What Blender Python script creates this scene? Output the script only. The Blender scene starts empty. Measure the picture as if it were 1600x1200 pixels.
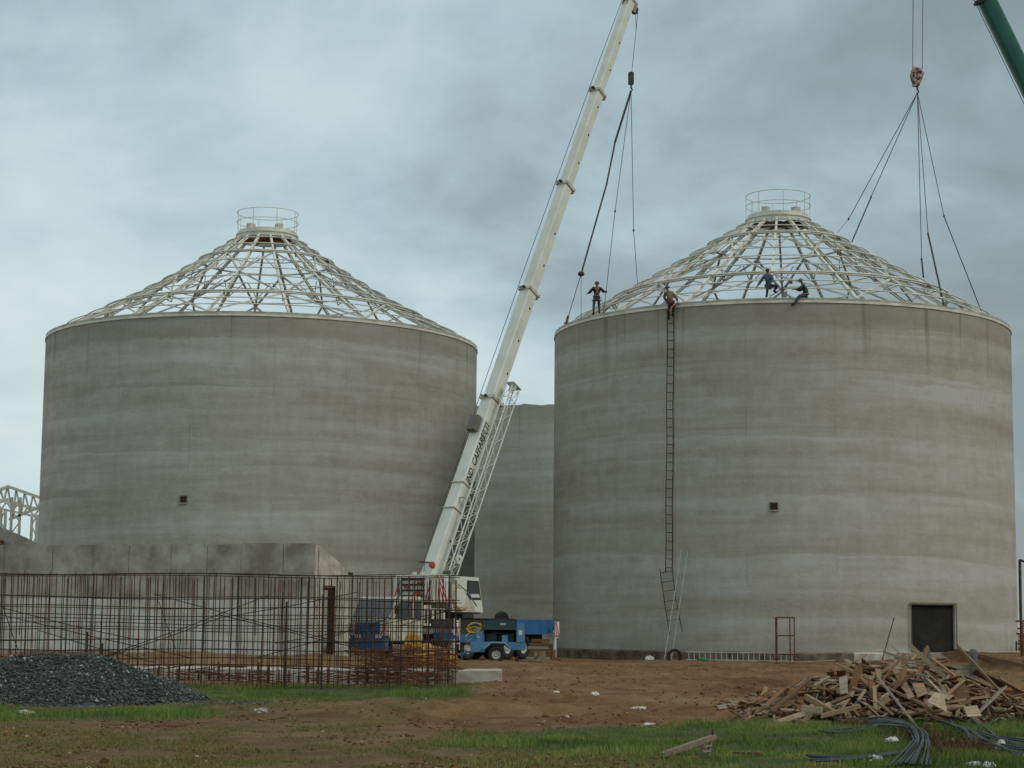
import bpy, bmesh, math, random
import numpy as np
from mathutils import Vector, Matrix
random.seed(7); rng = np.random.default_rng(7)
S = bpy.context.scene
COL = S.collection
R_ = math.radians

# ------------------------------------------------------------------ camera
FPX, PITCH, ROLL, EYE = 2980.5, .1268, .0094, 1.6          # focal length in pixels of a 1600 px wide frame
_f = Vector((0, math.cos(PITCH), math.sin(PITCH)))
_r0 = Vector((1, 0, 0)); _u0 = Vector((0, -math.sin(PITCH), math.cos(PITCH)))
_r = _r0*math.cos(ROLL) + _u0*math.sin(ROLL)
_u = -_r0*math.sin(ROLL) + _u0*math.cos(ROLL)
cd = bpy.data.cameras.new('camera'); cam = bpy.data.objects.new('camera', cd); COL.objects.link(cam)
cd.sensor_width = 36; cd.lens = FPX/1600*36; cd.clip_start = .5; cd.clip_end = 6000
m = Matrix((_r, _u, -_f)).transposed().to_4x4(); m.translation = (0, 0, EYE)
cam.matrix_world = m; S.camera = cam
S.render.resolution_x = 1024; S.render.resolution_y = 768

def ray(px, py):
    return (_f + _r*((px-800)/FPX) + _u*((600-py)/FPX))
def at(px, py, Y):                                         # point at distance Y (m, world y) on the sight line of a photo pixel
    d = ray(px, py); return Vector((0, 0, EYE)) + d*(Y/d.y)
def gx(px, Y): return at(px, 980, Y).x

# ------------------------------------------------------------------ sun, sky
SUN_AZ, SUN_EL = R_(118), R_(42)        # azimuth measured from +Y towards +X
sd = bpy.data.lights.new('sun', 'SUN'); sun = bpy.data.objects.new('sun', sd); COL.objects.link(sun)
sd.energy = 1.5; sd.angle = R_(30); sd.color = (1, .93, .82)
sdir = Vector((math.sin(SUN_AZ)*math.cos(SUN_EL), math.cos(SUN_AZ)*math.cos(SUN_EL), math.sin(SUN_EL)))
sun.rotation_euler = sdir.to_track_quat('Z', 'Y').to_euler()
W = bpy.data.worlds.new('World'); S.world = W; W.use_nodes = True
nt = W.node_tree; N = nt.nodes; L = nt.links
for n in list(N): N.remove(n)
def nd(tree, t, **kw):
    n = tree.nodes.new(t)
    for k, v in kw.items():
        if k.startswith('i_'): n.inputs[k[2:].replace('_', ' ')].default_value = v
        else: setattr(n, k, v)
    return n
def ramp(tree, stops, interp='LINEAR'):
    n = tree.nodes.new('ShaderNodeValToRGB'); e = n.color_ramp.elements; n.color_ramp.interpolation = interp
    while len(e) > 1: e.remove(e[-1])
    e[0].position = stops[0][0]; e[0].color = (*stops[0][1], 1) if not isinstance(stops[0][1], float) else (stops[0][1],)*3+(1,)
    for p, c in stops[1:]:
        q = e.new(p); q.color = (*c, 1) if not isinstance(c, float) else (c, c, c, 1)
    return n
out = N.new('ShaderNodeOutputWorld'); bg = N.new('ShaderNodeBackground'); bg.inputs[1].default_value = .117
sky = N.new('ShaderNodeTexSky'); sky.sky_type = 'NISHITA'; sky.sun_disc = False
sky.sun_elevation = SUN_EL; sky.sun_rotation = SUN_AZ
tc = N.new('ShaderNodeTexCoord'); sep = N.new('ShaderNodeSeparateXYZ'); L.new(tc.outputs['Generated'], sep.inputs[0])
def mth(tree, op, a, b=None, c=None, clamp=False):
    n = tree.nodes.new('ShaderNodeMath'); n.operation = op; n.use_clamp = clamp
    for i, v in enumerate((a, b, c)):
        if v is None: continue
        if isinstance(v, (int, float)): n.inputs[i].default_value = v
        else: tree.links.new(v, n.inputs[i])
    return n.outputs[0]
zz = mth(nt, 'ADD', mth(nt, 'MAXIMUM', sep.outputs[2], 0.0), .42)      # a cloud deck seen in perspective
cx_ = mth(nt, 'DIVIDE', sep.outputs[0], zz); cy_ = mth(nt, 'DIVIDE', sep.outputs[1], zz)
cmb = N.new('ShaderNodeCombineXYZ'); L.new(cx_, cmb.inputs[0]); L.new(cy_, cmb.inputs[1]); cmb.inputs[2].default_value = 3.7
n1 = nd(nt, 'ShaderNodeTexNoise', i_Scale=1.7, i_Detail=8.0, i_Roughness=.54, i_Distortion=.6); L.new(cmb.outputs[0], n1.inputs['Vector'])
n2 = nd(nt, 'ShaderNodeTexNoise', i_Scale=6., i_Detail=8.0, i_Roughness=.55, i_Distortion=.3); L.new(cmb.outputs[0], n2.inputs['Vector'])
cl = mth(nt, 'ADD', mth(nt, 'MULTIPLY_ADD', n1.outputs[0], .8, -.05), mth(nt, 'MULTIPLY', n2.outputs[0], .30))
# the overcast is thicker (darker) to the right of the view
side = mth(nt, 'MULTIPLY_ADD', sep.outputs[0], -.72, .012)
cl2 = mth(nt, 'ADD', mth(nt, 'MULTIPLY_ADD', cl, 1.45, -.215), side)
rp = ramp(nt, [(.26, (2.2, 2.75, 2.9)), (.40, (2.85, 3.6, 3.82)), (.53, (3.75, 4.95, 5.35)), (.66, (4.85, 6.0, 6.25)), (.80, (5.7, 6.6, 6.65))]); L.new(cl2, rp.inputs[0])
mx = nd(nt, 'ShaderNodeMix', data_type='RGBA'); mx.inputs[0].default_value = .1
L.new(rp.outputs[0], mx.inputs[6]); L.new(sky.outputs[0], mx.inputs[7])
L.new(mx.outputs[2], bg.inputs[0]); L.new(bg.outputs[0], out.inputs[0])
S.view_settings.view_transform = 'Standard'; S.view_settings.look = 'None'
S.view_settings.exposure = 0; S.view_settings.gamma = 1; S.view_settings.use_curve_mapping = False
S.render.engine = 'CYCLES'

# ------------------------------------------------------------------ materials
MATS = {}
def base(name):
    m = bpy.data.materials.new(name); m.use_nodes = True; t = m.node_tree
    return m, t, t.nodes['Principled BSDF']
def mat(name, col, rough=.8, var=.25, scale=2.5, metal=0, col2=None, bump=0, stretch=(1, 1, 1), spec=.3, detail=5, lo=.38, hi=.66):
    if name in MATS: return MATS[name]
    m, t, b = base(name)
    tc = t.nodes.new('ShaderNodeTexCoord'); mp = t.nodes.new('ShaderNodeMapping'); mp.inputs['Scale'].default_value = stretch
    t.links.new(tc.outputs['Object'], mp.inputs[0])
    nz = nd(t, 'ShaderNodeTexNoise', i_Scale=float(scale), i_Detail=float(detail), i_Roughness=.62); t.links.new(mp.outputs[0], nz.inputs['Vector'])
    c2 = col2 or tuple(c*(1-var) for c in col)
    r = ramp(t, [(lo, tuple(c2)), (hi, tuple(col))]); t.links.new(nz.outputs[0], r.inputs[0])
    t.links.new(r.outputs[0], b.inputs['Base Color'])
    b.inputs['Roughness'].default_value = rough; b.inputs['Metallic'].default_value = metal
    b.inputs['Specular IOR Level'].default_value = spec
    if bump:
        bp = nd(t, 'ShaderNodeBump', i_Strength=float(bump), i_Distance=.05); t.links.new(nz.outputs[0], bp.inputs['Height']); t.links.new(bp.outputs[0], b.inputs['Normal'])
    MATS[name] = m; return m

def silo_mat(name, light, dark, zt, phase, streak_seed):
    """Slip-formed concrete: horizontal pour bands, mottling, faint joints, drips under the rim."""
    m, t, b = base(name); l = t.links
    tc = t.nodes.new('ShaderNodeTexCoord'); sp = t.nodes.new('ShaderNodeSeparateXYZ'); l.new(tc.outputs['Object'], sp.inputs[0])
    def noise(sc, scale, det=5., rough=.6, off=0.):
        mp = t.nodes.new('ShaderNodeMapping'); mp.inputs['Scale'].default_value = sc; mp.inputs['Location'].default_value = (off, off*.7, off*1.3)
        l.new(tc.outputs['Object'], mp.inputs[0])
        n = nd(t, 'ShaderNodeTexNoise', i_Scale=scale, i_Detail=det, i_Roughness=rough); l.new(mp.outputs[0], n.inputs['Vector']); return n.outputs[0]
    band = noise((.05, .05, .55), 1., 4., .55, phase)         # pours
    band2 = noise((.16, .16, 2.6), 1., 5., .65, phase+9)
    mott = noise((1, 1, 1.4), .9, 7., .68, phase+4)
    fine = noise((1, 1, 1), 7., 4., .7, phase)
    def lift(T_, ph, amp):
        zz_ = mth(t, 'ADD', mth(t, 'MULTIPLY', sp.outputs[2], 1/T_), mth(t, 'MULTIPLY', mth(t, 'SUBTRACT', mott, .5), .22))
        zz_ = mth(t, 'ADD', zz_, mth(t, 'MULTIPLY', mth(t, 'SUBTRACT', band, .5), 1.1)); f = mth(t, 'FRACT', mth(t, 'ADD', zz_, ph))
        up = mth(t, 'POWER', f, 2.2); soft = mth(t, 'MULTIPLY', mth(t, 'SUBTRACT', 1., f), 34., clamp=True)
        am = mth(t, 'MULTIPLY', mth(t, 'SUBTRACT', noise((.09, .09, .35), 1., 3., .6, 30+ph*7+phase), .36, clamp=True), 4.5, clamp=True)
        return mth(t, 'MULTIPLY', mth(t, 'MULTIPLY', mth(t, 'MULTIPLY', up, soft), am), amp)
    lf = mth(t, 'ADD', lift(3.1, .15+phase, .23), lift(1.63, .6+phase, .13))
    v = mth(t, 'MULTIPLY_ADD', mth(t, 'ADD', band, .12), .72, mth(t, 'MULTIPLY', band2, .38))
    v = mth(t, 'MULTIPLY_ADD', mott, .5, v); v = mth(t, 'MULTIPLY_ADD', fine, .30, v); v = mth(t, 'MULTIPLY_ADD', mth(t, 'SUBTRACT', noise((2.2, 2.2, .35), 1., 4., .6, 40+phase), .5), .22, v); v = mth(t, 'SUBTRACT', v, .05); v = mth(t, 'ADD', v, lf)
    r = ramp(t, [(.24, (dark[0], dark[1]*.97, dark[2]*.9)), (.50, (dark[0]*.5+light[0]*.5, dark[1]*.5+light[1]*.5, dark[2]*.5+light[2]*.47)), (.78, (light[0]*1.0, light[1]*1.04, light[2]*1.1))]); l.new(mth(t, 'SUBTRACT', v, .52), r.inputs[0])
    # vertical drip marks, strongest just under the rim
    vs = noise((1.5, 1.5, .06), 1., 3., .6, streak_seed)
    drip = mth(t, 'MULTIPLY', mth(t, 'SUBTRACT', vs, .60, clamp=True), 6., clamp=True)
    top = mth(t, 'MULTIPLY', mth(t, 'SUBTRACT', sp.outputs[2], zt-3.6), 1/3.6, clamp=True)
    drip = mth(t, 'MULTIPLY', drip, mth(t, 'POWER', top, .8), clamp=True)
    # darker, browner top lift with a ragged lower edge
    tl = mth(t, 'ADD', sp.outputs[2], mth(t, 'MULTIPLY', mth(t, 'SUBTRACT', mott, .5), 1.3))
    tl = mth(t, 'MULTIPLY', mth(t, 'SUBTRACT', tl, zt-1.25), 6., clamp=True)
    # formwork joints: thin vertical lines every 20 degrees, horizontal pour lines every 1.25 m, broken up by noise
    ang = mth(t, 'MULTIPLY', mth(t, 'ARCTAN2', sp.outputs[1], sp.outputs[0]), 18/(2*math.pi))
    fr = mth(t, 'ABSOLUTE', mth(t, 'SUBTRACT', mth(t, 'FRACT', mth(t, 'ADD', ang, .37+phase*.1)), .5))
    jl = mth(t, 'LESS_THAN', fr, .0075)
    hz = mth(t, 'ADD', mth(t, 'MULTIPLY', sp.outputs[2], 1/1.27), mth(t, 'MULTIPLY', band, .35))
    fh = mth(t, 'ABSOLUTE', mth(t, 'SUBTRACT', mth(t, 'FRACT', hz), .5)); hl = mth(t, 'LESS_THAN', fh, .02)
    brk = mth(t, 'MULTIPLY', mth(t, 'SUBTRACT', noise((.3, .3, .5), 1., 3., .6, 20+phase), .45, clamp=True), 4., clamp=True)
    jn = mth(t, 'MULTIPLY', mth(t, 'MAXIMUM', mth(t, 'MULTIPLY', jl, .4), mth(t, 'MULTIPLY', hl, .2)), brk)
    def mix(fac, a, c, k):
        x = nd(t, 'ShaderNodeMix', data_type='RGBA'); l.new(mth(t, 'MULTIPLY', fac, k), x.inputs[0]); l.new(a, x.inputs[6]); x.inputs[7].default_value = (*c, 1); return x.outputs[2]
    c = mix(tl, r.outputs[0], (dark[0]*.78, dark[1]*.72, dark[2]*.64), .38)
    c = mix(drip, c, (.07, .062, .05), .8)
    c = mix(jn, c, tuple(q*.55 for q in dark), .8)
    l.new(c, b.inputs['Base Color']); b.inputs['Roughness'].default_value = .92; b.inputs['Specular IOR Level'].default_value = .15
    bp = nd(t, 'ShaderNodeBump', i_Strength=.35, i_Distance=.03); l.new(mth(t, 'MULTIPLY_ADD', jn, -1.5, mth(t, 'ADD', mott, fine)), bp.inputs['Height']); l.new(bp.outputs[0], b.inputs['Normal'])
    return m

CREAM = mat('cream_steel', (.72, .72, .62), .55, .28, 1.2)
CREAM_D = mat('cream_steel_weathered', (.6, .59, .5), .6, .35, 1.5)
RUST = mat('rusty_steel', (.16, .065, .032), .9, .5, 3, col2=(.045, .025, .018))
RUSTD = mat('dark_rebar', (.05, .034, .028), .85, .4, 3)
RUSTO = mat('orange_rust', (.2, .08, .035), .95, .5, 1.3, col2=(.06, .03, .02))
ALU = mat('aluminium', (.42, .43, .42), .45, .2, 3, metal=.4)
BLACK = mat('black_rubber', (.022, .022, .022), .75, .3, 5)
DARK = mat('dark_paint', (.03, .032, .032), .6, .3, 3)
GLASS = mat('cab_glass', (.05, .065, .065), .12, .3, 1, spec=.6)
CRANEW = mat('crane_white', (.61, .64, .56), .45, .18, 1.1, spec=.4, lo=.3, hi=.56, detail=9)
CRANES = mat('crane_white_soiled', (.54, .52, .41), .6, .45, 1.6, lo=.36, hi=.6, detail=9)
BLUE = mat('blue_paint', (.035, .13, .32), .5, .3, 2)
BLUEC = mat('compressor_blue', (.09, .235, .38), .5, .25, 2)
TEAL = mat('dark_teal_lid', (.03, .065, .075), .5, .3, 2)
RED = mat('red_paint', (.42, .055, .03), .6, .2, 2)
WHITE = mat('white_plastic', (.62, .63, .62), .6, .12, 3)
YEL = mat('yellow_sheet', (.5, .26, .03), .6, .6, 4)
GREENC = mat('green_crane_paint', (.016, .115, .085), .35, .2, .7, spec=.5)
CONC = mat('bunker_concrete', (.42, .41, .35), .95, .4, .8, col2=(.21, .195, .155), bump=.4, detail=8)
CONCL = mat('slab_concrete', (.5, .48, .42), .95, .4, 2.2, col2=(.3, .285, .24), bump=.4, detail=8)
ROPE = mat('wire_rope', (.06, .06, .06), .7, .2, 3)
WEB = mat('sling_webbing', (.085, .075, .065), .8, .3, 3)
WOODS = [mat('raw_pine', (.35, .235, .14), .9, .4, 4, stretch=(.6, 5, 5)), mat('grey_board', (.33, .28, .22), .95, .4, 4, stretch=(.6, 5, 5)),
         mat('brown_board', (.19, .105, .055), .9, .5, 4, stretch=(.6, 5, 5)), mat('orange_board', (.28, .14, .06), .9, .45, 4, stretch=(.6, 5, 5)),
         mat('pale_board', (.45, .35, .23), .9, .4, 4, stretch=(.6, 5, 5))]
PIPE = mat('grey_black_pipe', (.045, .055, .062), .5, .3, 3)
SKIN = mat('skin', (.2, .1, .065), .7, .1, 8)

# ------------------------------------------------------------------ mesh builder
class MB:
    def __init__(s): s.v = []; s.f = []; s.m = []; s.n = 0; s.cur = 0
    def add(s, vs, fs):
        vs = [tuple(v) for v in vs]
        s.v += vs; s.f += [tuple(i+s.n for i in f) for f in fs]; s.m += [s.cur]*len(fs); s.n += len(vs); return s
    def box(s, c, d, R=None):
        c = Vector(c); h = Vector(d)/2; vs = []
        for x in (-1, 1):
            for y in (-1, 1):
                for z in (-1, 1):
                    q = Vector((x*h.x, y*h.y, z*h.z)); vs.append(c + (R @ q if R else q))
        return s.add(vs, [(0, 1, 3, 2), (4, 6, 7, 5), (0, 4, 5, 1), (2, 3, 7, 6), (0, 2, 6, 4), (1, 5, 7, 3)])
    def span(s, a, b):                                      # box by two corners
        return s.box([(p+q)/2 for p, q in zip(a, b)], [abs(q-p) for p, q in zip(a, b)])
    def bar(s, p, q, w, h, up=(0, 0, 1)):
        p = Vector(p); q = Vector(q); a = (q-p); Ln = a.length; a.normalize()
        sd = a.cross(Vector(up))
        if sd.length < 1e-4: sd = a.cross(Vector((0, 1, 0)))
        sd.normalize(); u = sd.cross(a)
        return s.box((p+q)/2, (Ln, w, h), Matrix((a, sd, u)).transposed())
    def tube(s, pts, r, n=6, closed=False, caps=True):
        pts = [Vector(p) for p in pts]; k = len(pts); rr = r if isinstance(r, (list, tuple)) else [r]*k
        vs = []; ref = None
        for i, p in enumerate(pts):
            a = pts[(i+1) % k] if (closed or i < k-1) else p
            b = pts[i-1] if (closed or i > 0) else p
            t = (a-b).normalized()
            if ref is None: ref = t.orthogonal().normalized()
            ref = (ref - t*ref.dot(t)); ref = ref.normalized() if ref.length > 1e-5 else t.orthogonal().normalized()
            o = t.cross(ref)
            for j in range(n):
                A = 2*math.pi*j/n; vs.append(p + (ref*math.cos(A)+o*math.sin(A))*rr[i])
        fs = []
        for i in range(k if closed else k-1):
            for j in range(n):
                a = i*n+j; b = i*n+(j+1) % n; c = ((i+1) % k)*n
                fs.append((a, b, c+(j+1) % n, c+j))
        if caps and not closed: fs += [tuple(range(n))[::-1], tuple(range((k-1)*n, k*n))]
        return s.add(vs, fs)
    def ell(s, c, r, nu=12, nv=8, R=None, zmin=-1.):
        c = Vector(c); vs = []; fs = []
        for i in range(nv+1):
            z = zmin + (1-zmin)*(i/nv); ph = math.asin(max(-1, min(1, z)))
            for j in range(nu):
                A = 2*math.pi*j/nu; q = Vector((math.cos(ph)*math.cos(A)*r[0], math.cos(ph)*math.sin(A)*r[1], z*r[2])); vs.append(c + (R @ q if R else q))
        for i in range(nv):
            for j in range(nu): fs.append((i*nu+j, i*nu+(j+1) % nu, (i+1)*nu+(j+1) % nu, (i+1)*nu+j))
        fs.append(tuple(range(nu))[::-1])
        return s.add(vs, fs)
    def ring(s, c, prof, n=48, axis='Z', a0=0, a1=2*math.pi):   # lathe of a closed (r, z) profile
        c = Vector(c); k = len(prof); full = abs(a1-a0-2*math.pi) < 1e-6; N_ = n if full else n+1; vs = []; fs = []
        for i in range(N_):
            A = a0+(a1-a0)*i/n
            for (r, z) in prof:
                x, y = r*math.cos(A), r*math.sin(A)
                vs.append(c + (Vector((x, y, z)) if axis == 'Z' else Vector((x, z, y)) if axis == 'Y' else Vector((z, x, y))))
        for i in range(n):
            j = (i+1) % N_
            for q in range(k): fs.append((i*k+q, j*k+q, j*k+(q+1) % k, i*k+(q+1) % k))
        return s.add(vs, fs)
    def disc(s, c, r, h, n=24, axis='Z', r2=None):
        return s.ring(c, [(.0005, 0), (r, 0), (r2 or r, h), (.0005, h)], n, axis)
    def prism(s, poly, d, frame=None):                       # poly (x,z) extruded along y by d
        k = len(poly); vs = [Vector((x, 0, z)) for x, z in poly]+[Vector((x, d, z)) for x, z in poly]
        if frame: vs = [frame @ v for v in vs]
        return s.add(vs, [tuple(range(k)), tuple(range(k, 2*k))[::-1]]+[(i, (i+1) % k+0, k+(i+1) % k, k+i) for i in range(k)])
    def build(s, name, mats, parent=None, smooth=False, world=False, loc=None):
        me = bpy.data.meshes.new(name); vs = s.v
        if parent is not None and world:
            inv = parent.matrix_basis.inverted(); vs = [tuple(inv @ Vector(v)) for v in vs]
        if loc is not None: vs = [(x-loc[0], y-loc[1], z-loc[2]) for x, y, z in vs]
        me.from_pydata(vs, [], s.f); me.update()
        bm = bmesh.new(); bm.from_mesh(me); bmesh.ops.recalc_face_normals(bm, faces=bm.faces); bm.to_mesh(me); bm.free()
        for q in (mats if isinstance(mats, (list, tuple)) else [mats]): me.materials.append(q)
        if isinstance(mats, (list, tuple)): me.polygons.foreach_set('material_index', s.m)
        if smooth: me.polygons.foreach_set('use_smooth', [True]*len(me.polygons))
        o = bpy.data.objects.new(name, me); COL.objects.link(o)
        if loc is not None: o.location = loc
        if parent is not None: o.parent = parent
        return o
def tag(o, label=None, cat=None, group=None, kind=None):
    if label: o['label'] = label
    if cat: o['category'] = cat
    if group: o['group'] = group
    if kind: o['kind'] = kind
    return o
def thing(name, label, cat, loc=(0, 0, 0), rz=0, group=None):
    o = bpy.data.objects.new(name, None); COL.objects.link(o); o.empty_display_size = .3
    o.matrix_basis = Matrix.Translation(Vector(loc)) @ Matrix.Rotation(rz, 4, 'Z')
    return tag(o, label, cat, group)
def share(src, name, parent, M4):                          # copy of a part that shares its mesh
    o = bpy.data.objects.new(name, src.data); COL.objects.link(o); o.parent = parent; o.matrix_basis = M4; return o

# ------------------------------------------------------------------ ground
def vnoise(x, y, seed=0):
    xi = np.floor(x).astype(np.int64); yi = np.floor(y).astype(np.int64); xf = x-xi; yf = y-yi
    def h(a, b):
        n = (a*374761393 + b*668265263 + seed*1442695041) & 0x7fffffff
        n = ((n ^ (n >> 13))*1274126177) & 0x7fffffff
        return ((n ^ (n >> 16)) & 0xffff)/65535.
    u = xf*xf*(3-2*xf); v = yf*yf*(3-2*yf)
    return (h(xi, yi)*(1-u)+h(xi+1, yi)*u)*(1-v)+(h(xi, yi+1)*(1-u)+h(xi+1, yi+1)*u)*v
def fbm(x, y, o=4, seed=0, g=.5):
    a = 0; t = 0; w = 1
    for i in range(o): a = a+w*vnoise(x*2**i, y*2**i, seed+i*17); t += w; w *= g
    return a/t
def sst(a, b, x):
    t = np.clip((x-a)/(b-a), 0, 1); return t*t*(3-2*t)
def band(x, a, b, s): return sst(a-s, a+s, x)*(1-sst(b-s, b+s, x))
def grass_mask(x, y):
    """lush, sparse: where grass grows (world metres)"""
    w = (fbm(x*.7, y*.35, 3, 5)-.5)
    edge = np.interp(x, [-3, 0, 2, 4, 6, 8.5, 14, 30], [28.6, 30, 31.2, 32.3, 33.6, 36.5, 38, 38])
    right = sst(-1.6, 1.2, x+w*2)*(1-sst(-.5, .5, y-edge+w*2.2))
    lowl = sst(24.5, 25.6, y+w*5+np.clip(2.5-x, 0, 4)*-.9+2)        # thins out towards the camera on the left part
    right = right*np.clip(.12+lowl+sst(3.5, 5, x), 0, 1)
    strip = band(x+w, -10.5, -.9, .5)*band(y+w*1.5, 41.2, 50.5, .8)
    left = band(x+w*2, -30, -5.6, .5)*band(y+w*2, 32.3, 38, .9)
    lush = np.clip(np.maximum(np.maximum(right, strip), left*.85), 0, 1)
    sparse = (1-sst(30.5, 33.5, y+w*6-(x < 0)*1.0))*sst(.46, .56, fbm(x*.35+3, y*.22, 3, 31))
    sparse = np.maximum(sparse, .7*band(x, -7, 0, 1)*band(y+w*4, 33, 41, 1)*sst(.47, .56, fbm(x*.5, y*.4, 3, 77)))
    sparse = np.maximum(sparse, .75*(1-sst(25.5, 28.5, y+w*4)))
    return lush, np.clip(sparse, 0, 1)
def height(x, y):
    z = (fbm(x*.22, y*.16, 3, 1)-.5)*.16*sst(15, 40, y)
    z = z+(fbm(x*1.1, y*.9, 4, 2)-.5)*.10
    soil = band(x, -3, 22, 1.5)*band(y, 32, 88, 4)
    # wheel ruts sweeping across the yard
    for (a, b, c, wv, dp) in ((42., .12, .006, .35, .12), (43.9, .12, .006, .35, .11), (35.8, .22, .01, .28, .2), (37.4, .2, .01, .3, .18), (33.6, .1, .02, .2, .13), (55, .35, .0, .6, .13), (64, -.2, .01, .7, .12), (50, .02, .01, .3, .09)):
        d = y-(a+b*x+c*x*x+1.2*(vnoise(x*.25, x*0+3., 9)-.5))
        z = z+soil*(-dp*np.exp(-(d/wv)**2)+dp*.6*np.exp(-((np.abs(d)-1.9*wv)/(wv*.7))**2))*(.25+1.6*fbm(x*.7, y*.7, 3, 4))
    z = z+soil*.11*np.maximum(0, fbm(x*1.9, y*1.1, 3, 8)-.50)*5*.6
    z = z+soil*.05*(fbm(x*3.2, y*2.2, 2, 18)-.5)
    z = z+.62*band(x, -40, -4.6, 2.2)*np.exp(-((y-68-fbm(x*.3, x*0, 2, 3)*3)/3.6)**2)*(.7+.5*fbm(x*.6, y*.3, 3, 12))
    z = z+.5*sst(0, .7, x-(20.35-.035*(y-80))+.3*(vnoise(y*.4, y*0, 6)-.5))*band(y, 73.5, 130, .5)
    z = z+.22*band(x, 16.5, 21, 1)*band(y, 83, 92, 2)
    return z*(1-sst(130, 200, y))
def axis(parts):
    o = [parts[0][0]]
    for a, b, st in parts:
        n = max(1, int(round((b-a)/st))); o += list(a+(b-a)*np.arange(1, n+1)/n)
    return np.array(o)
xs = axis([(-2500, -400, 300), (-400, -60, 25), (-60, -26, 1.5), (-26, 26, .17), (26, 60, 1.5), (60, 400, 25), (400, 2500, 300)])
ys = axis([(-300, 0, 50), (0, 18, 2), (18, 40, .11), (40, 62, .19), (62, 96, .35), (96, 130, 2), (130, 400, 20), (400, 4000, 300)])
GX, GY = np.meshgrid(xs, ys); GZ = height(GX, GY)
nx, ny = len(xs), len(ys)
me = bpy.data.meshes.new('ground'); me.vertices.add(nx*ny)
me.vertices.foreach_set('co', np.stack([GX, GY, GZ], -1).ravel().astype(np.float32))
I = (np.arange(ny-1)[:, None]*nx+np.arange(nx-1)[None, :]).ravel()
Q = np.stack([I, I+1, I+nx+1, I+nx], 1).ravel()
me.loops.add(len(Q)); me.loops.foreach_set('vertex_index', Q.astype(np.int32))
me.polygons.add(len(I)); me.polygons.foreach_set('loop_start', (np.arange(len(I))*4).astype(np.int32)); me.polygons.foreach_set('loop_total', np.full(len(I), 4, np.int32))
me.polygons.foreach_set('use_smooth', [True]*len(I)); me.update(calc_edges=True)
lu, spv = grass_mask(GX, GY)
for nm, arr in (('lush', lu), ('sparse', spv)):
    a = me.attributes.new(nm, 'FLOAT', 'POINT'); a.data.foreach_set('value', arr.ravel().astype(np.float32))
gm, t, b = base('ground_soil'); l = t.links
tcn = t.nodes.new('ShaderNodeTexCoord')
def gn(sc, scale, det=6., rough=.65):
    mp = t.nodes.new('ShaderNodeMapping'); mp.inputs['Scale'].default_value = sc; l.new(tcn.outputs['Object'], mp.inputs[0])
    n = nd(t, 'ShaderNodeTexNoise', i_Scale=scale, i_Detail=det, i_Roughness=rough); l.new(mp.outputs[0], n.inputs['Vector']); return n.outputs[0]
big = gn((1, .6, 1), .22); mid = gn((1, .8, 1), 1.6); fin = gn((1, 1, 1), 14.)
sv = mth(t, 'ADD', mth(t, 'MULTIPLY', big, .55), mth(t, 'MULTIPLY_ADD', mid, .35, mth(t, 'MULTIPLY', fin, .2)))
sr = ramp(t, [(.40, (.065, .026, .009)), (.47, (.125, .063, .026)), (.58, (.19, .114, .056)), (.7, (.26, .175, .10))]); l.new(sv, sr.inputs[0])
gr = ramp(t, [(.35, (.04, .06, .018)), (.65, (.09, .11, .035))]); l.new(mid, gr.inputs[0])
gs = ramp(t, [(.35, (.09, .075, .032)), (.65, (.16, .125, .055))]); l.new(mid, gs.inputs[0])
al = nd(t, 'ShaderNodeAttribute', attribute_name='lush'); asx = nd(t, 'ShaderNodeAttribute', attribute_name='sparse')
m1 = nd(t, 'ShaderNodeMix', data_type='RGBA'); l.new(mth(t, 'MULTIPLY', asx.outputs['Fac'], mth(t, 'MULTIPLY', mth(t, 'SUBTRACT', fin, .3, clamp=True), 2.6, clamp=True)), m1.inputs[0]); l.new(sr.outputs[0], m1.inputs[6]); l.new(gs.outputs[0], m1.inputs[7])
m2 = nd(t, 'ShaderNodeMix', data_type='RGBA'); l.new(mth(t, 'MULTIPLY', al.outputs['Fac'], .85), m2.inputs[0]); l.new(m1.outputs[2], m2.inputs[6]); l.new(gr.outputs[0], m2.inputs[7])
l.new(m2.outputs[2], b.inputs['Base Color']); b.inputs['Roughness'].default_value = .95; b.inputs['Specular IOR Level'].default_value = .15
bp = nd(t, 'ShaderNodeBump', i_Strength=.9, i_Distance=.06); l.new(mth(t, 'ADD', mid, fin), bp.inputs['Height']); l.new(bp.outputs[0], b.inputs['Normal'])
me.materials.append(gm); ground = bpy.data.objects.new('ground', me); COL.objects.link(ground); tag(ground, kind='structure')
def gz(x, y): return float(height(np.array([float(x)]), np.array([float(y)]))[0])
def gpt(px, py, it=6):                                      # ground point on the sight line of a photo pixel
    d = ray(px, py); z = 0
    for _ in range(it):
        k = (z-EYE)/d.z; x, y = d.x*k, d.y*k; z = gz(x, y)
    return Vector((x, y, z))

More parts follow.
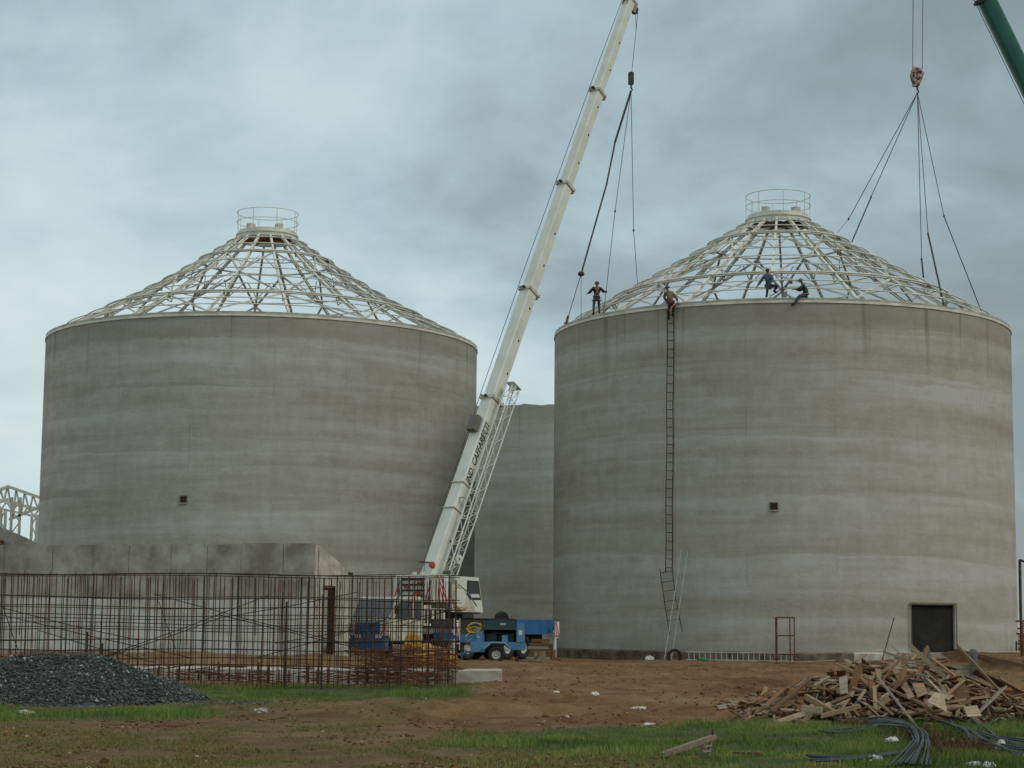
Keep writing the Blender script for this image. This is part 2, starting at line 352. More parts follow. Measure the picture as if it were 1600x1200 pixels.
# ------------------------------------------------------------------ silos
RAD = 13.
def front_hit(cx, cy, R, px, py):
    d = ray(px, py); h = Vector((d.x, d.y)); L_ = h.length; h = h/L_
    mm = cx*h.x+cy*h.y; q = cx*cx+cy*cy-R*R; tt = (mm-math.sqrt(max(0, mm*mm-q)))
    return Vector((h.x*tt, h.y*tt, EYE+d.z/L_*tt))
def azim(cx, cy, p): return math.atan2(p.y-cy, p.x-cx)
def shell(cx, cy, R, Th, z0, z1, door=None, n=180, ragged=0):
    """hollow cylinder wall in local coordinates, with an optional real doorway (angle0, angle1, z0, z1)"""
    A = [2*math.pi*i/n for i in range(n)]
    if door:
        a0, a1 = [x % (2*math.pi) for x in door[:2]]
        A = [a for a in A if not (a0-.004 < a < a1+.004)]+[a0+(a1-a0)*i/4 for i in range(5)]
    A.sort(); Z = [z0+(z1-z0)*i/12 for i in range(13)]
    if door: Z = sorted([z for z in Z if all(abs(z-q) > .05 for q in door[2:])]+[q for q in door[2:] if q > z0+.01])
    k = len(A); mb = MB(); vs = []
    for rr in (R, R-Th):
        for z in Z:
            for a in A:
                dz = 0
                if ragged and z == Z[-1]: dz = ragged*(fbm(np.array([a*14]), np.array([1.5]), 4, 3)[0]-.5)*1.6+ragged*.5*(vnoise(np.array([a*3.]), np.array([.2]), 2)[0]-.5)
                vs.append((rr*math.cos(a), rr*math.sin(a), z+dz))
    fs = []; nz = len(Z)
    def isd(i, j):
        if not door: return False
        am = (A[i]+(A[(i+1) % k] if i < k-1 else A[0]+2*math.pi))/2
        return a0 < am < a1 and door[2]-.01 <= (Z[j]+Z[j+1])/2 <= door[3]+.01
    for sh in (0, 1):
        o = sh*nz*k
        for j in range(nz-1):
            for i in range(k):
                if isd(i, j): continue
                i2 = (i+1) % k; f = (o+j*k+i, o+j*k+i2, o+(j+1)*k+i2, o+(j+1)*k+i); fs.append(f)
    o = nz*k; shell_fs = fs; fs = []
    for i in range(k):
        i2 = (i+1) % k; fs.append(((nz-1)*k+i, (nz-1)*k+i2, o+(nz-1)*k+i2, o+(nz-1)*k+i))
    if door:
        ia = min(range(k), key=lambda i: abs(A[i]-a0)); ib = min(range(k), key=lambda i: abs(A[i]-a1))
        ja = min(range(nz), key=lambda j: abs(Z[j]-door[2])); jb = min(range(nz), key=lambda j: abs(Z[j]-door[3]))
        for ii in (ia, ib):
            for j in range(ja, jb): fs.append((j*k+ii, (j+1)*k+ii, o+(j+1)*k+ii, o+j*k+ii))
        for jj in (ja, jb):
            for i in range(ia, ib): fs.append((jj*k+i, jj*k+i+1, o+jj*k+i+1, o+jj*k+i))
    mb.add(vs, shell_fs)
    used = sorted({i for f in fs for i in f}); mp_ = {v: i for i, v in enumerate(used)}
    mb.add([vs[i] for i in used], [tuple(mp_[i] for i in f) for f in fs]); return mb

def make_silo(label, cx, cy, zt, wm, door_px=None, hatch=None, ragged=0):
    T = thing('concrete_silo', label, 'silo', (cx, cy, 0))
    door = None
    if door_px:
        p0 = front_hit(cx, cy, RAD, door_px[0], 980); p1 = front_hit(cx, cy, RAD, door_px[1], 980)
        a0, a1 = azim(cx, cy, p0), azim(cx, cy, p1)
        ztop = front_hit(cx, cy, RAD, (door_px[0]+door_px[1])/2, door_px[2]).z
        door = (a0, a1, .5, ztop)
    w = shell(cx, cy, RAD, .3, -.3, zt, door, ragged=ragged).build('wall', wm, T)
    w.data.polygons.foreach_set('use_smooth', [abs(p.normal.z) < .5 for p in w.data.polygons])
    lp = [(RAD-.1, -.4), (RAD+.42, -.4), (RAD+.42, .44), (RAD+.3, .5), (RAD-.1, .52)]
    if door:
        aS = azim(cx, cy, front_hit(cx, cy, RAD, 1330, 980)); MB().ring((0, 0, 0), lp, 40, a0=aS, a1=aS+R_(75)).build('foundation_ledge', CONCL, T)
        MB().ring((0, 0, 0), [(r_ if r_ > RAD else r_, z_-.02*(z_ > 0)) for r_, z_ in lp], 80, a0=aS+R_(75), a1=aS+2*math.pi).build('foundation_ledge', mat('dark_brown_ledge', (.2, .165, .12), .95, .4, 1.6, col2=(.07, .05, .035)), T)  # ledge is darker brown away from the doorway, paler beside it
    else: MB().ring((0, 0, 0), lp, 120).build('foundation_ledge', mat('dark_brown_ledge', (.2, .165, .12), .95, .4, 1.6, col2=(.07, .05, .035)), T)
    MB().disc((0, 0, .02), RAD-.4, .3, 64).build('floor', CONCL, T)
    if door:
        am = (a0+a1)/2; u = Vector((math.cos(am), math.sin(am), 0)); s_ = Vector((-u.y, u.x, 0)); wd = (a1-a0)*RAD
        mb = MB(); c = u*(RAD-.22)
        mb.bar(c-s_*(wd/2-.02)+Vector((0, 0, (ztop+.5)/2)), c+s_*(wd/2-.02)+Vector((0, 0, (ztop+.5)/2)), .06, ztop-.5-.04)
        d = mb.build('doorway_sheet', mat('doorway_dark', (.022, .021, .018), .9, .5, 1.2), T)  # dark sheet added just inside the doorway
        fr = MB(); cf = u*(RAD+.01)
        for sg in (-1, 1): fr.bar(cf+s_*sg*(wd/2+.035)+Vector((0, 0, .52)), cf+s_*sg*(wd/2+.035)+Vector((0, 0, ztop+.02)), .04, .05, up=u)
        fr.bar(cf-s_*(wd/2+.07)+Vector((0, 0, ztop+.06)), cf+s_*(wd/2+.07)+Vector((0, 0, ztop+.06)), .07, .08)
        fr.build('door_frame', mat('olive_frame', (.2, .19, .12), .8, .4, 4), T)
        
    if hatch:
        p = front_hit(cx, cy, RAD, *hatch); a = azim(cx, cy, p); u = Vector((math.cos(a), math.sin(a), 0)); s_ = Vector((-u.y, u.x, 0)); up = Vector((0, 0, 1))
        c = u*(RAD-.02)+up*p.z
        mb = MB(); F = Matrix((s_, u, up)).transposed()
        mb.box(c+s_*.2, (.05, .12, .4), F).box(c-s_*.2, (.05, .12, .4), F).box(c+up*.18, (.36, .12, .05), F)
        fr = mb.build('outlet_box', mat('outlet_concrete', (.2, .185, .15), .95, .4, 3), T)
        MB().box(c-up*.02+u*.03, (.35, .05, .34), F).build('outlet_opening', mat('outlet_brown', (.035, .025, .018), .9), fr)
        MB().box(c-up*.215+u*.03, (.44, .18, .05), F).build('outlet_sill', mat('pale_sill', (.45, .44, .4), .8), fr)
    return T

def make_roof(label, cx, cy, zt, zc, az0, sag, R1=1.87):
    """bare steel cone: 18 rafters, ring purlins, zigzag bracing, crown with guard rail"""
    T = thing('roof_frame', label, 'roof frame', (cx, cy, zt))
    R0 = RAD-.12; H = zc-zt
    def P(a, t, off=0.):
        r = R0+(R1-R0)*t; z = H*(t-sag*math.sin(math.pi*t))+.06
        s_ = math.atan2(H, R0-R1); r += off*math.sin(s_); z += off*math.cos(s_)
        return Vector((r*math.cos(a), r*math.sin(a), z))
    A = [az0+2*math.pi*k/18 for k in range(18)]
    # ring beam: two stacked flanged rings on the wall head
    MB().ring((0, 0, 0), [(RAD-.34, -.26), (RAD+.05, -.26), (RAD+.05, -.15), (RAD-.02, -.14), (RAD-.34, -.14)], 144).build('ring_beam', CREAM, T)
    MB().ring((0, 0, 0), [(RAD-.34, -.14), (RAD-.02, -.139), (RAD+.02, -.03), (RAD+.02, 0), (RAD-.34, 0)], 144).build('ring_beam', CREAM_D, T)
    proto = None
    for k, a in enumerate(A):
        if proto is None:
            mb = MB(); a_ = 0.
            for i in range(6):
                p, q = P(a_, i/6), P(a_, (i+1)/6); up = Vector((.5, 0, .86))
                mb.bar(p, q, .12, .02, up); mb.bar(p-Vector((0, 0, .17)), q-Vector((0, 0, .17)), .12, .02, up); mb.bar(p-Vector((0, 0, .085)), q-Vector((0, 0, .085)), .04, .15, up)
            proto = mb.build('rafter', CREAM, T); proto.matrix_basis = Matrix.Rotation(a, 4, 'Z')
        else: share(proto, 'rafter', T, Matrix.Rotation(a, 4, 'Z'))
    for t_, r in ((.09, .036), (.19, .036), (.29, .062), (.395, .036), (.50, .036), (.60, .036), (.70, .036), (.80, .058), (.88, .036), (.95, .036)):
        n = 90; pts = [P(2*math.pi*i/n, t_, .02+r) for i in range(n)]
        mb = MB(); mb.tube(pts, r, 6, closed=True)
        if r > .05: mb.tube([P(2*math.pi*i/n, t_+.012, .02+r-.16) for i in range(n)], .05, 6, closed=True)
        mb.build('ring_purlin', CREAM, T, smooth=True)
    lv = [0.01, .29, .58, .80]; bp_ = None; gp = None
    for k in range(18):
        for i in range(3):
            if (k+i) % 2 == 0: continue
            for sg in (-1, 1):
                key = (i, sg)
                p, q = P(0, lv[i], -.06), P(sg*2*math.pi/18, lv[i+1], -.06)
                if bp_ is None: bp_ = {}
                if key not in bp_:
                    o = MB().bar(p, q, .15 if i == 0 else .11, .09).build('diagonal_brace', CREAM_D if i else CREAM, T); bp_[key] = o; o.matrix_basis = Matrix.Rotation(A[k], 4, 'Z')
                else: share(bp_[key], 'diagonal_brace', T, Matrix.Rotation(A[k], 4, 'Z'))
    gm_ = None                                              # gusset plates and fans of short struts at the nodes
    for k in range(18):
        if gm_ is None:
            mb = MB()
            for t_ in (.29, .58, .8):
                c = P(0, t_, -.14); mb.box(c, (.26, .04, .2))
            for dt, da in ((.09, 0), (.09, .16), (.09, -.16)): mb.bar(P(0, .66, -.32), P(da, .66+dt, -.02), .045, .045)
            mb.bar(P(0, .34, -.02), P(0, .29, -.5), .05, .05); mb.bar(P(0, .24, -.02), P(0, .29, -.5), .05, .05)
            gm_ = mb.build('gusset_struts', CREAM_D, T); gm_.matrix_basis = Matrix.Rotation(A[k], 4, 'Z')
        else: share(gm_, 'gusset_struts', T, Matrix.Rotation(A[k], 4, 'Z'))
    z = H+.05
    cr = MB().ring((0, 0, z), [(R1-.25, -.12), (R1+.08, -.12), (R1+.08, -.02), (R1-.02, 0), (R1-.02, .12), (R1+.05, .13), (R1+.05, .2), (R1-.25, .2)], 64).build('crown_ring', CREAM, T)
    MB().ring((0, 0, z), [(R1-.45, .2), (R1-.12, .2), (R1-.12, .42), (R1-.45, .42)], 64).build('crown_curb', CREAM, cr)
    mb = MB()
    for k in range(9): a = az0+math.pi*2*k/9; mb.bar((0, 0, z-.05), ((R1-.2)*math.cos(a), (R1-.2)*math.sin(a), z-.05), .08, .14)
    mb.disc((0, 0, z-.2), .3, .3, 16); mb.build('crown_spokes', RUST, cr)
    rl = MB()
    for zz_ in (1.0, 1.6): rl.tube([((R1)*math.cos(2*math.pi*i/48), (R1)*math.sin(2*math.pi*i/48), z+zz_) for i in range(48)], .022, 6, closed=True)
    rail = rl.build('guard_rail', CREAM, T, smooth=True)
    for k in range(8):
        a = az0+.2+2*math.pi*k/8; MB().bar((R1*math.cos(a), R1*math.sin(a), z+.1), (R1*math.cos(a), R1*math.sin(a), z+1.6), .04, .04).build('rail_post', CREAM, rail)
    for a in (-2.2, -.95, 1.6): MB().box(((R1-.4)*math.cos(a), (R1-.4)*math.sin(a), z+.56), (.42, .35, .3), Matrix.Rotation(a, 3, 'Z')).build('lifting_bracket', CREAM_D, cr)
    return T

LX, LY, RX, RY = -15.165, 115.48, 15.449, 109.29
ZT_L, ZT_R = 18.53, 18.48
zcL = at(420, 357, LY).z-.72; zcR = at(1213, 336, RY).z-.55
silo_l = make_silo('left weathered concrete silo, behind the rebar cage, with a bare cone roof frame on top', LX, LY, ZT_L-.262, silo_mat('silo_concrete_left', (.435, .43, .39), (.26, .255, .232), 18.27, 1.3, 5.), hatch=(287, 780))
silo_r = make_silo('right concrete silo with a square dark doorway and a ladder up its wall', RX, RY, ZT_R-.262, silo_mat('silo_concrete_right', (.45, .433, .385), (.275, .26, .232), 18.22, 4.1, 12.), door_px=(1423, 1492, 945), hatch=(1209, 791))
silo_m = make_silo('roofless silo with ragged top seen in the gap between the other two', 6.6, 147., at(830, 628, 134).z, silo_mat('silo_concrete_middle', (.54, .53, .475), (.36, .35, .315), 17.4, 7.7, 3.), ragged=.3)
azL = math.atan2(-LY, -LX)+R_(5.7); azR = math.atan2(-RY, -RX)+R_(-2)
make_roof('bare cream steel cone roof frame with railed crown on the left silo', LX, LY, ZT_L, zcL, azL, .058)
make_roof('bare cream steel cone roof frame on the right silo where the men work', RX, RY, ZT_R, zcR, azR, .012)
#@@PART2
# ------------------------------------------------------------------ concrete bunker and steel frame at the left
P0 = Vector((at(490, 980, 84).x, 84, 0)); dl = Vector((-15.3, 5.5, 0)).normalized(); dr = Vector((5.5, 15.3, 0)).normalized()
T = thing('concrete_bunker', 'low stained concrete building with a sloping end wall, behind the rebar cage at the left', 'building', (P0.x, P0.y, 0))
zt0 = 5.18
cuts = [0, 1.55, 3.6, 5.35, 7.15, 9.35, 11.2, 13.4, 16, 19]
for i in range(len(cuts)-1):
    a, b = cuts[i]+.012, cuts[i+1]-.012
    dz = [0, .02, -.02, .015, -.01, .01, 0, .02, 0][i]; off = [0, .02, -.015, .02, 0, .025, -.01, .015, 0][i]
    n_ = Vector((-dl.y, dl.x, 0)); n_ = -n_ if n_.y > 0 else n_
    p, q = dl*a+n_*off, dl*b+n_*off
    mb = MB(); mid_ = (p+q)/2; Fm = Matrix((dl, -n_, Vector((0, 0, 1)))).transposed()
    mb.box(mid_-n_*.15+Vector((0, 0, zt0/2+dz/2-.2)), ((b-a), .3, zt0+dz+.4), Fm); mb.build('concrete_panel', CONC, T)
mb = MB(); mb.box(dl*9.5-n_*.33+Vector((0, 0, zt0/2-.28)), (19, .12, zt0+.2), Fm); mb.build('backing_wall', CONC, T)
# end wall with a doorway, sloping top
fr4 = Matrix((dr, n_*-1 if False else (-dl), Vector((0, 0, 1)))).transposed().to_4x4()
Wl = 3.75
def endpoly(pts): return [(x, z) for x, z in pts]
eb = MB()
fr4 = Matrix((dr, dl, Vector((0, 0, 1)))).transposed().to_4x4()
eb.prism([(0.02, -.3), (.02, zt0), (.9, 4.92), (.9, -.3)], .3, fr4)
eb.prism([(.9, 3.35), (.9, 4.92), (2.1, 4.56), (2.1, 3.35)], .3, fr4)
eb.prism([(2.1, -.3), (2.1, 4.56), (3.3, 4.15), (3.55, 3.9), (3.7, 3.5), (3.7, -.3)], .3, fr4)
eb.build('end_wall', CONCL, T)
df = MB(); df.prism([(.93, 3.27), (.93, 3.36), (2.12, 3.36), (2.12, 3.27)], .34, Matrix.Translation(-dl*.03) @ fr4); df.prism([(2.02, .2), (2.02, 3.27), (2.12, 3.27), (2.12, .2)], .34, Matrix.Translation(-dl*.03) @ fr4); df.build('door_frame', RUST, T)
MB().box(dr*3.72+dl*.1+Vector((0, 0, 3.95)), (.4, .3, .12), fr4.to_3x3()).build('roof_spout', DARK, T)
MB().box(dl*9.6+dr*2+Vector((0, 0, 3.3)), (18.2, 3.2, .2), Fm).build('inner_slab', CONC, T)

Yf = 128.
mb = MB(); n0 = Vector((-dl.y, dl.x, 0)); n0 = -n0 if n0.y > 0 else n0
for i in range(len(cuts)-1):
    a, b = cuts[i]+.03, cuts[i+1]-.03
    MB().box(dl*(a+b)/2+n0*.035+Vector((0, 0, 1.38)), (b-a, .05, 2.7+[0, .05, -.1, .08, 0, -.06, .04, 0, 0][i]), Fm).build('plaster_panel', mat('pale_plaster', (.62, .62, .58), .9, .2, .9, col2=(.42, .41, .36), detail=8), T)
T = thing('steel_frame', 'pale lattice steel building frame at the left edge, behind the left silo', 'steel frame', (gx(20, Yf), Yf, 0))
def fp(px, py, Y=Yf): return at(px, py, Y)
def truss(name, a0, a1, b0, b1, n=6, r=.07):
    mb = MB(); mb.bar(a0, a1, .2, .2); mb.bar(b0, b1, .16, .16)
    for i in range(n):
        t0, t1, tm = i/n, (i+1)/n, (i+.5)/n
        mb.bar(a0.lerp(a1, t0), b0.lerp(b1, tm), .1, .1); mb.bar(b0.lerp(b1, tm), a0.lerp(a1, t1), .1, .1)
    return mb.build(name, CREAM, T, world=True)
truss('roof_truss', fp(12, 760), fp(78, 783), fp(14, 812), fp(78, 786), 5)
truss('roof_truss', fp(12, 760), fp(-60, 792, Yf-4), fp(12, 780), fp(-60, 806, Yf-4), 6)
truss('roof_truss', fp(-40, 772, Yf+5), fp(78, 800, Yf+5), fp(-40, 786, Yf+5), fp(78, 812, Yf+5), 7)
def col_(px, y0, w, Y=Yf):
    a = fp(px, y0, Y); b = fp(px+w, y0, Y); mb = MB()
    mb.bar(a, (a.x, a.y, 0), .16, .16); mb.bar(b, (b.x, b.y, 0), .16, .16); n = 12
    for i in range(n):
        z0, z1 = a.z*(1-i/n), a.z*(1-(i+1)/n); mb.bar((a.x, a.y, z0), (b.x, b.y, z1), .07, .07) if i % 2 else mb.bar((b.x, b.y, z0), (a.x, a.y, z1), .07, .07)
    mb.build('lattice_column', CREAM, T, world=True)
col_(2, 795, 7); col_(19, 777, 13); col_(50, 804, 8, Yf+3); col_(-30, 780, 9)
T = thing('precast_wall', 'beige concrete wall with sloping top under the lattice steel frame, far left', 'wall', (gx(20, 118), 118, 0))
p = [at(-120, 812, 118), at(0, 823, 118), at(40, 840, 118), at(60, 851, 118)]
mb = MB(); base_ = [(q.x, q.z) for q in p]; mb.prism(base_+[(base_[-1][0], -.2), (base_[0][0], -.2)], .35, Matrix.Translation((0, 118, 0))); mb.build('wall_slab', CONCL, T, world=True)
MB().span((at(-6, 845, 117.6).x, 117.3, at(0, 849, 117.6).z), (at(4, 845, 117.6).x, 117.9, at(0, 844, 117.6).z)).build('rust_plate', RED, T, world=True)

# ------------------------------------------------------------------ rebar cage
def rebar_wall(label, Y, x0, x1, step, ztop, slope, rows, zb, seed, r=.017, top_rag=.12, group='upright mats of the rebar cage'):
    rr = random.Random(seed); T = thing('rebar_mat', label, 'rebar mat', ((x0+x1)/2, Y, 0), group=group)
    x = x0; k = 0
    while x < x1:
        xx = x+rr.uniform(-.025, .025); top = ztop+slope*(x-x0)+rr.uniform(-top_rag, .03); lean = rr.uniform(-.02, .02)
        z0 = zb if rr.random() > .03 else zb+rr.uniform(.5, 1.4)
        mid = (z0+top)/2
        MB().tube([(xx, Y+rr.uniform(-.02, .02), z0), (xx+lean, Y, mid), (xx+lean*1.5+rr.uniform(-.012, .012), Y+rr.uniform(-.05, .05), top)], r*rr.uniform(.85, 1.2), 5).build('vertical_bar', RUSTD if rr.random() < .4 else RUST, T, world=True)
        x += step*rr.uniform(.75, 1.25); k += 1
    for z in rows:
        n = 12; za = z+rr.uniform(-.03, .03); tilt = rr.uniform(-.1, .06)
        a = x0-.1 if rr.random() > .3 else x0+rr.uniform(0, 2); b_ = x1+.05 if rr.random() > .25 else x1-rr.uniform(0, 2)
        pts = [(a+(b_-a)*i/n, Y-.03, za+slope*(b_-a)*i/n*.5+tilt*(.5-i/n)+.03*math.sin(i*.9+z*3)) for i in range(n+1)]
        MB().tube(pts, r*1.05, 5).build('horizontal_bar', RUSTD, T, world=True)
    return T
XR = gx(718, 48.5)
rows_f = [.55, .78, 1.0, 1.25, 1.45, 1.62, 1.8, 2.0, 2.2, 2.38, 2.86]
A_ = rebar_wall('nearest long rusty rebar mat standing in the grass, behind the dark gravel heap', 48.5, -14.6, XR, .135, 2.88, -.002, [.6, .95, 1.22, 1.42, 1.62, 1.82, 2.02, 2.24, 2.86], .05, 1, .0115)
B_ = rebar_wall('second long rusty rebar mat, between the nearest mat and the pale foundation slab', 51.5, -15.6, gx(716, 51.5), .2, 2.93, 0, [.7, 1.15, 1.75, 2.33, 2.9], .0, 2, .0115)
C_ = rebar_wall('rearmost rusty rebar mat rising out of the pale foundation slab', 57.2, -17.5, gx(715, 57.2), .26, 3.0, 0, [.85, 1.5, 2.1, 3.0], .35, 3, .012)
# dense short return of the cage on its right end
T = thing('rebar_mat', 'short dense rusty end mat closing the right end of the rebar cage', 'rebar mat', (XR-.1, 51, 0), group='upright mats of the rebar cage')
for i in range(9):
    y = 48.9+i*.95; MB().tube([(XR-.05-.16*(y-48.5)*.75, y, 0), (XR-.04-.16*(y-48.5)*.75, y, 1.5+random.uniform(-.3, .6))], .013, 5).build('vertical_bar', RUST, T, world=True)
for z in (.3, .7, 1.2, 1.7): MB().tube([(XR-.05, 48.5, z), (XR-1.05, 57.2, z+.02)], .012, 5).build('horizontal_bar', RUST, T, world=True)
# bracing rods lying across the mats
T = thing('bracing_rods', 'long thin rods crossing each other as wind bracing over the rebar mats', 'bracing rods', (gx(250, 48.2), 48.2, 0))
for a, b_ in (((5, 950), (215, 1000)), ((0, 960), (300, 1028)), ((150, 1030), (420, 930)), ((240, 928), (560, 1010)), ((170, 1025), (345, 965)), ((345, 965), (560, 925)), ((248, 940), (275, 1015)), ((5, 948), (28, 1015)), ((400, 1028), (612, 965)), ((430, 1005), (700, 955)), ((340, 960), (640, 1030)), ((60, 985), (240, 1035)), ((625, 978), (712, 948))):
    MB().tube([at(a[0], a[1], 48.35), at((a[0]+b_[0])/2, (a[1]+b_[1])/2+2, 48.3), at(b_[0], b_[1], 48.35)], .011, 5).build('rod', RUSTD, T, world=True)
for px, y0 in ((137, 987), (160, 1005), (448, 940), (505, 930)):
    p = at(px, y0, 48.3); MB().tube([(p.x, p.y, 0), p], .03, 6).build('stake', RUSTD, T, world=True)
# horizontal stirrups tying the mats together low down
T = thing('rebar_stirrups', 'rust red tangle of stirrups low inside the right end of the rebar cage', 'rebar tangle', (gx(640, 53), 53, 0))
mb = MB(); rr = random.Random(5)
for i in range(230):
    x = rr.uniform(gx(560, 52), gx(702, 52)) if i < 150 else rr.uniform(-13.5, gx(712, 52)); y = rr.uniform(49, 56.5); z = rr.uniform(.12, 1.0 if i < 150 else .5)
    w, d = rr.uniform(.12, .42), rr.uniform(.2, 1.2); c = Vector((x, y, z)); tl = rr.uniform(-.12, .12)
    mb.tube([c+Vector((-w, -d/2, 0)), c+Vector((w, -d/2, tl)), c+Vector((w, d/2, tl)), c+Vector((-w, d/2, 0))], .012, 4, closed=True)
tag(mb.build('stirrups', RUSTO, T, world=True), kind='stuff')
T = thing('starter_bars', 'row of short rust brown starter bars along the front of the pale slab', 'starter bars', (gx(450, 53.6), 53.6, 0))
proto = None
for i in range(46):
    x = -13.8+i*.275; y = 53.45
    if x > gx(700, 53.5): break
    if proto is None:
        mb = MB()
        for j in range(7): a = rr.uniform(-.05, .05); mb.tube([(a, rr.uniform(-.06, .06), 0), (a*1.2, rr.uniform(-.05, .05), .38+rr.uniform(-.06, .12))], .016, 5)
        for j in range(4): mb.tube([(-.13, -.05, .06+.07*j), (.13, .04, .07+.07*j)], .014, 5)
        proto = mb.build('bar_cluster', RUST, T); proto.matrix_basis = Matrix.Translation(Vector((x, y, 0))-T.location)
    else: share(proto, 'bar_cluster', T, Matrix.Translation(Vector((x, y+rr.uniform(-.1, .1), 0))-T.location) @ Matrix.Rotation(rr.uniform(-.4, .4), 4, 'Z') @ Matrix.Scale(rr.uniform(.7, 1.2), 4))
T = thing('foundation_slab', 'long pale concrete strip foundation behind the rebar cage, ending in a bare block at its right', 'foundation', (gx(500, 57), 57, 0))
mb = MB(); xr = gx(785, 55.5)
mb.prism([(-14.5, -.2), (-14.5, .36), (xr-1.35, .36), (xr-1.35, -.2)], 3.4, Matrix.Translation((0, 54.0, 0))); mb.build('slab_strip', CONCL, T, world=True)
mb = MB(); mb.prism([(xr-1.33, -.2), (xr-1.33, .375), (xr-.9, .39), (xr-.02, .40), (xr, .37), (xr+.01, -.2)], 2.6, Matrix.Translation((0, 53.4, 0))); mb.build('slab_end_block', CONCL, T, world=True)

# ------------------------------------------------------------------ mobile crane
CO = Vector((-2.6, 93.8, 0)); head = Vector((-.618, -.787, 0)).normalized(); CA = math.atan2(head.y, head.x)
T = thing('mobile_crane', 'big cream telescopic truck crane with its boom raised between the two silos', 'crane', CO, CA)
def hatch_plate(name, c, w, h, axis, n=5, par=T, d=.04):
    """white plate with slanted red bars standing 4 mm proud; axis 'x' = faces local x, 'y' = faces local y"""
    mb = MB(); c = Vector(c)
    mb.box(c, (d, w, h) if axis == 'x' else (w, d, h)); o = mb.build(name, WHITE, par)
    sb = MB(); s_ = w/n
    for sg in (-1, 1):
        for i in range(-2, n+1, 2):
            x0 = -w/2+i*s_; pts = []
            for (u, v) in ((x0, -h/2), (x0+s_, -h/2), (x0+s_+h*.6, h/2), (x0+h*.6, h/2)):
                u = max(-w/2, min(w/2, u)); pts.append((u, v))
            if abs(pts[0][0]-pts[1][0]) < 1e-4 and abs(pts[2][0]-pts[3][0]) < 1e-4: continue
            q = [c+(Vector((sg*(d/2+.004), u, v)) if axis == 'x' else Vector((u, sg*(d/2+.004), v))) for u, v in pts]; sb.add(q, [(0, 1, 2, 3)])
    sb.build('red_stripes', RED, o); return o
ch = MB()
ch.span((-6.2, -.55, .75), (4.4, .55, 1.25)); ch.span((-6.35, -1.2, 1.5), (3.9, 1.2, 1.62))
ch.build('chassis', DARK, T)
MB().span((-6.2, 1.0, 1.25), (-3.2, 1.24, 1.98)).span((-6.2, -1.24, 1.25), (-3.2, -1.0, 1.98)).span((-6.34, -1.2, 1.3), (-6.2, 1.2, 1.98)).build('rear_side_box', BLUE, T)
MB().span((-3.1, -1.22, 1.62), (-.9, 1.22, 2.02)).span((-.8, -1.22, 1.62), (3.3, 1.22, 1.95)).build('deck', DARK, T)
MB().span((-.7, 1.14, .85), (2.6, 1.25, 1.25)).build('side_skirt', BLUE, T)
for x in (-3.9, -2.6, .5, 1.75, 4.3):
    for sg in (-1, 1):
        c = (x, sg*.98, .6)
        w = MB().ring(c, [(.3, -.17), (.5, -.19), (.6, -.15), (.61, 0), (.6, .15), (.5, .19), (.3, .17)], 28, 'Y').build('wheel', BLACK, T, smooth=True)
        MB().ring(c, [(.02, -.12*1), (.12, -.13), (.2, -.05), (.3, -.14), (.33, -.15), (.33, .15), (.3, .14), (.2, .05), (.12, .13), (.02, .12)], 24, 'Y').build('rim', mat('pale_rim', (.5, .5, .46), .6, .3, 5), w)
# front cab
cab = MB(); cab.prism([(3.95, .95), (3.95, 2.9), (4.15, 2.98), (5.65, 2.95), (5.75, 2.85), (6.25, 1.95), (6.32, 1.2), (6.1, .85)], 2.46, Matrix.Translation((0, -1.23, 0))); cabo = cab.build('driver_cab', CRANES, T)
MB().add([(5.79, -1.08, 2.82), (5.79, 1.08, 2.82), (6.25, 1.12, 2.02), (6.25, -1.12, 2.02)], [(0, 1, 2, 3)]).build('windscreen', GLASS, cabo)
MB().prism([(4.75, 1.95), (4.75, 2.78), (5.55, 2.78), (5.95, 1.95)], .012, Matrix.Translation((0, 1.232, 0))).build('side_window', GLASS, cabo)
MB().prism([(4.05, 1.95), (4.05, 2.78), (4.6, 2.78), (4.6, 1.95)], .012, Matrix.Translation((0, 1.232, 0))).build('side_window', GLASS, cabo)
MB().span((6.30, -.8, 1.25), (6.42, .8, 1.75)).build('front_panel', BLUE, cabo)
MB().span((6.3, -1.2, .55), (6.5, 1.2, 1.02)).build('bumper', BLUE, cabo)
MB().span((6.28, -1.15, 1.86), (6.33, 1.15, 1.93)).build('windscreen_sill', CRANEW, cabo)
hatch_plate('warning_plate', (6.43, 1.02, 1.45), .4, .6, 'x', 5); hatch_plate('warning_plate', (6.43, -1.02, 1.45), .4, .6, 'x', 5)
for sg in (-1, 1):
    MB().box((6.36, sg*.62, 1.13), (.1, .34, .17)).build('headlight', WHITE, cabo)
MB().tube([(5.7, 1.2, 2.9), (6.05, 1.42, 2.85), (6.05, 1.42, 2.45)], .02, 6).box((6.05, 1.45, 2.35), (.06, .2, .4)).build('wing_mirror', DARK, cabo)
MB().disc((4.3, 1.0, 2.98), .08, .17, 12).build('beacon', RED, cabo)
# mid body between cab and turntable
MB().span((2.3, -1.2, 1.62), (3.85, 1.2, 2.45)).build('engine_housing', CRANES, T)
for x in (2.6, 2.95, 3.3, 3.62): MB().span((x, 1.2, 1.75), (x+.14, 1.225, 2.35)).build('vent_grille', DARK, T)
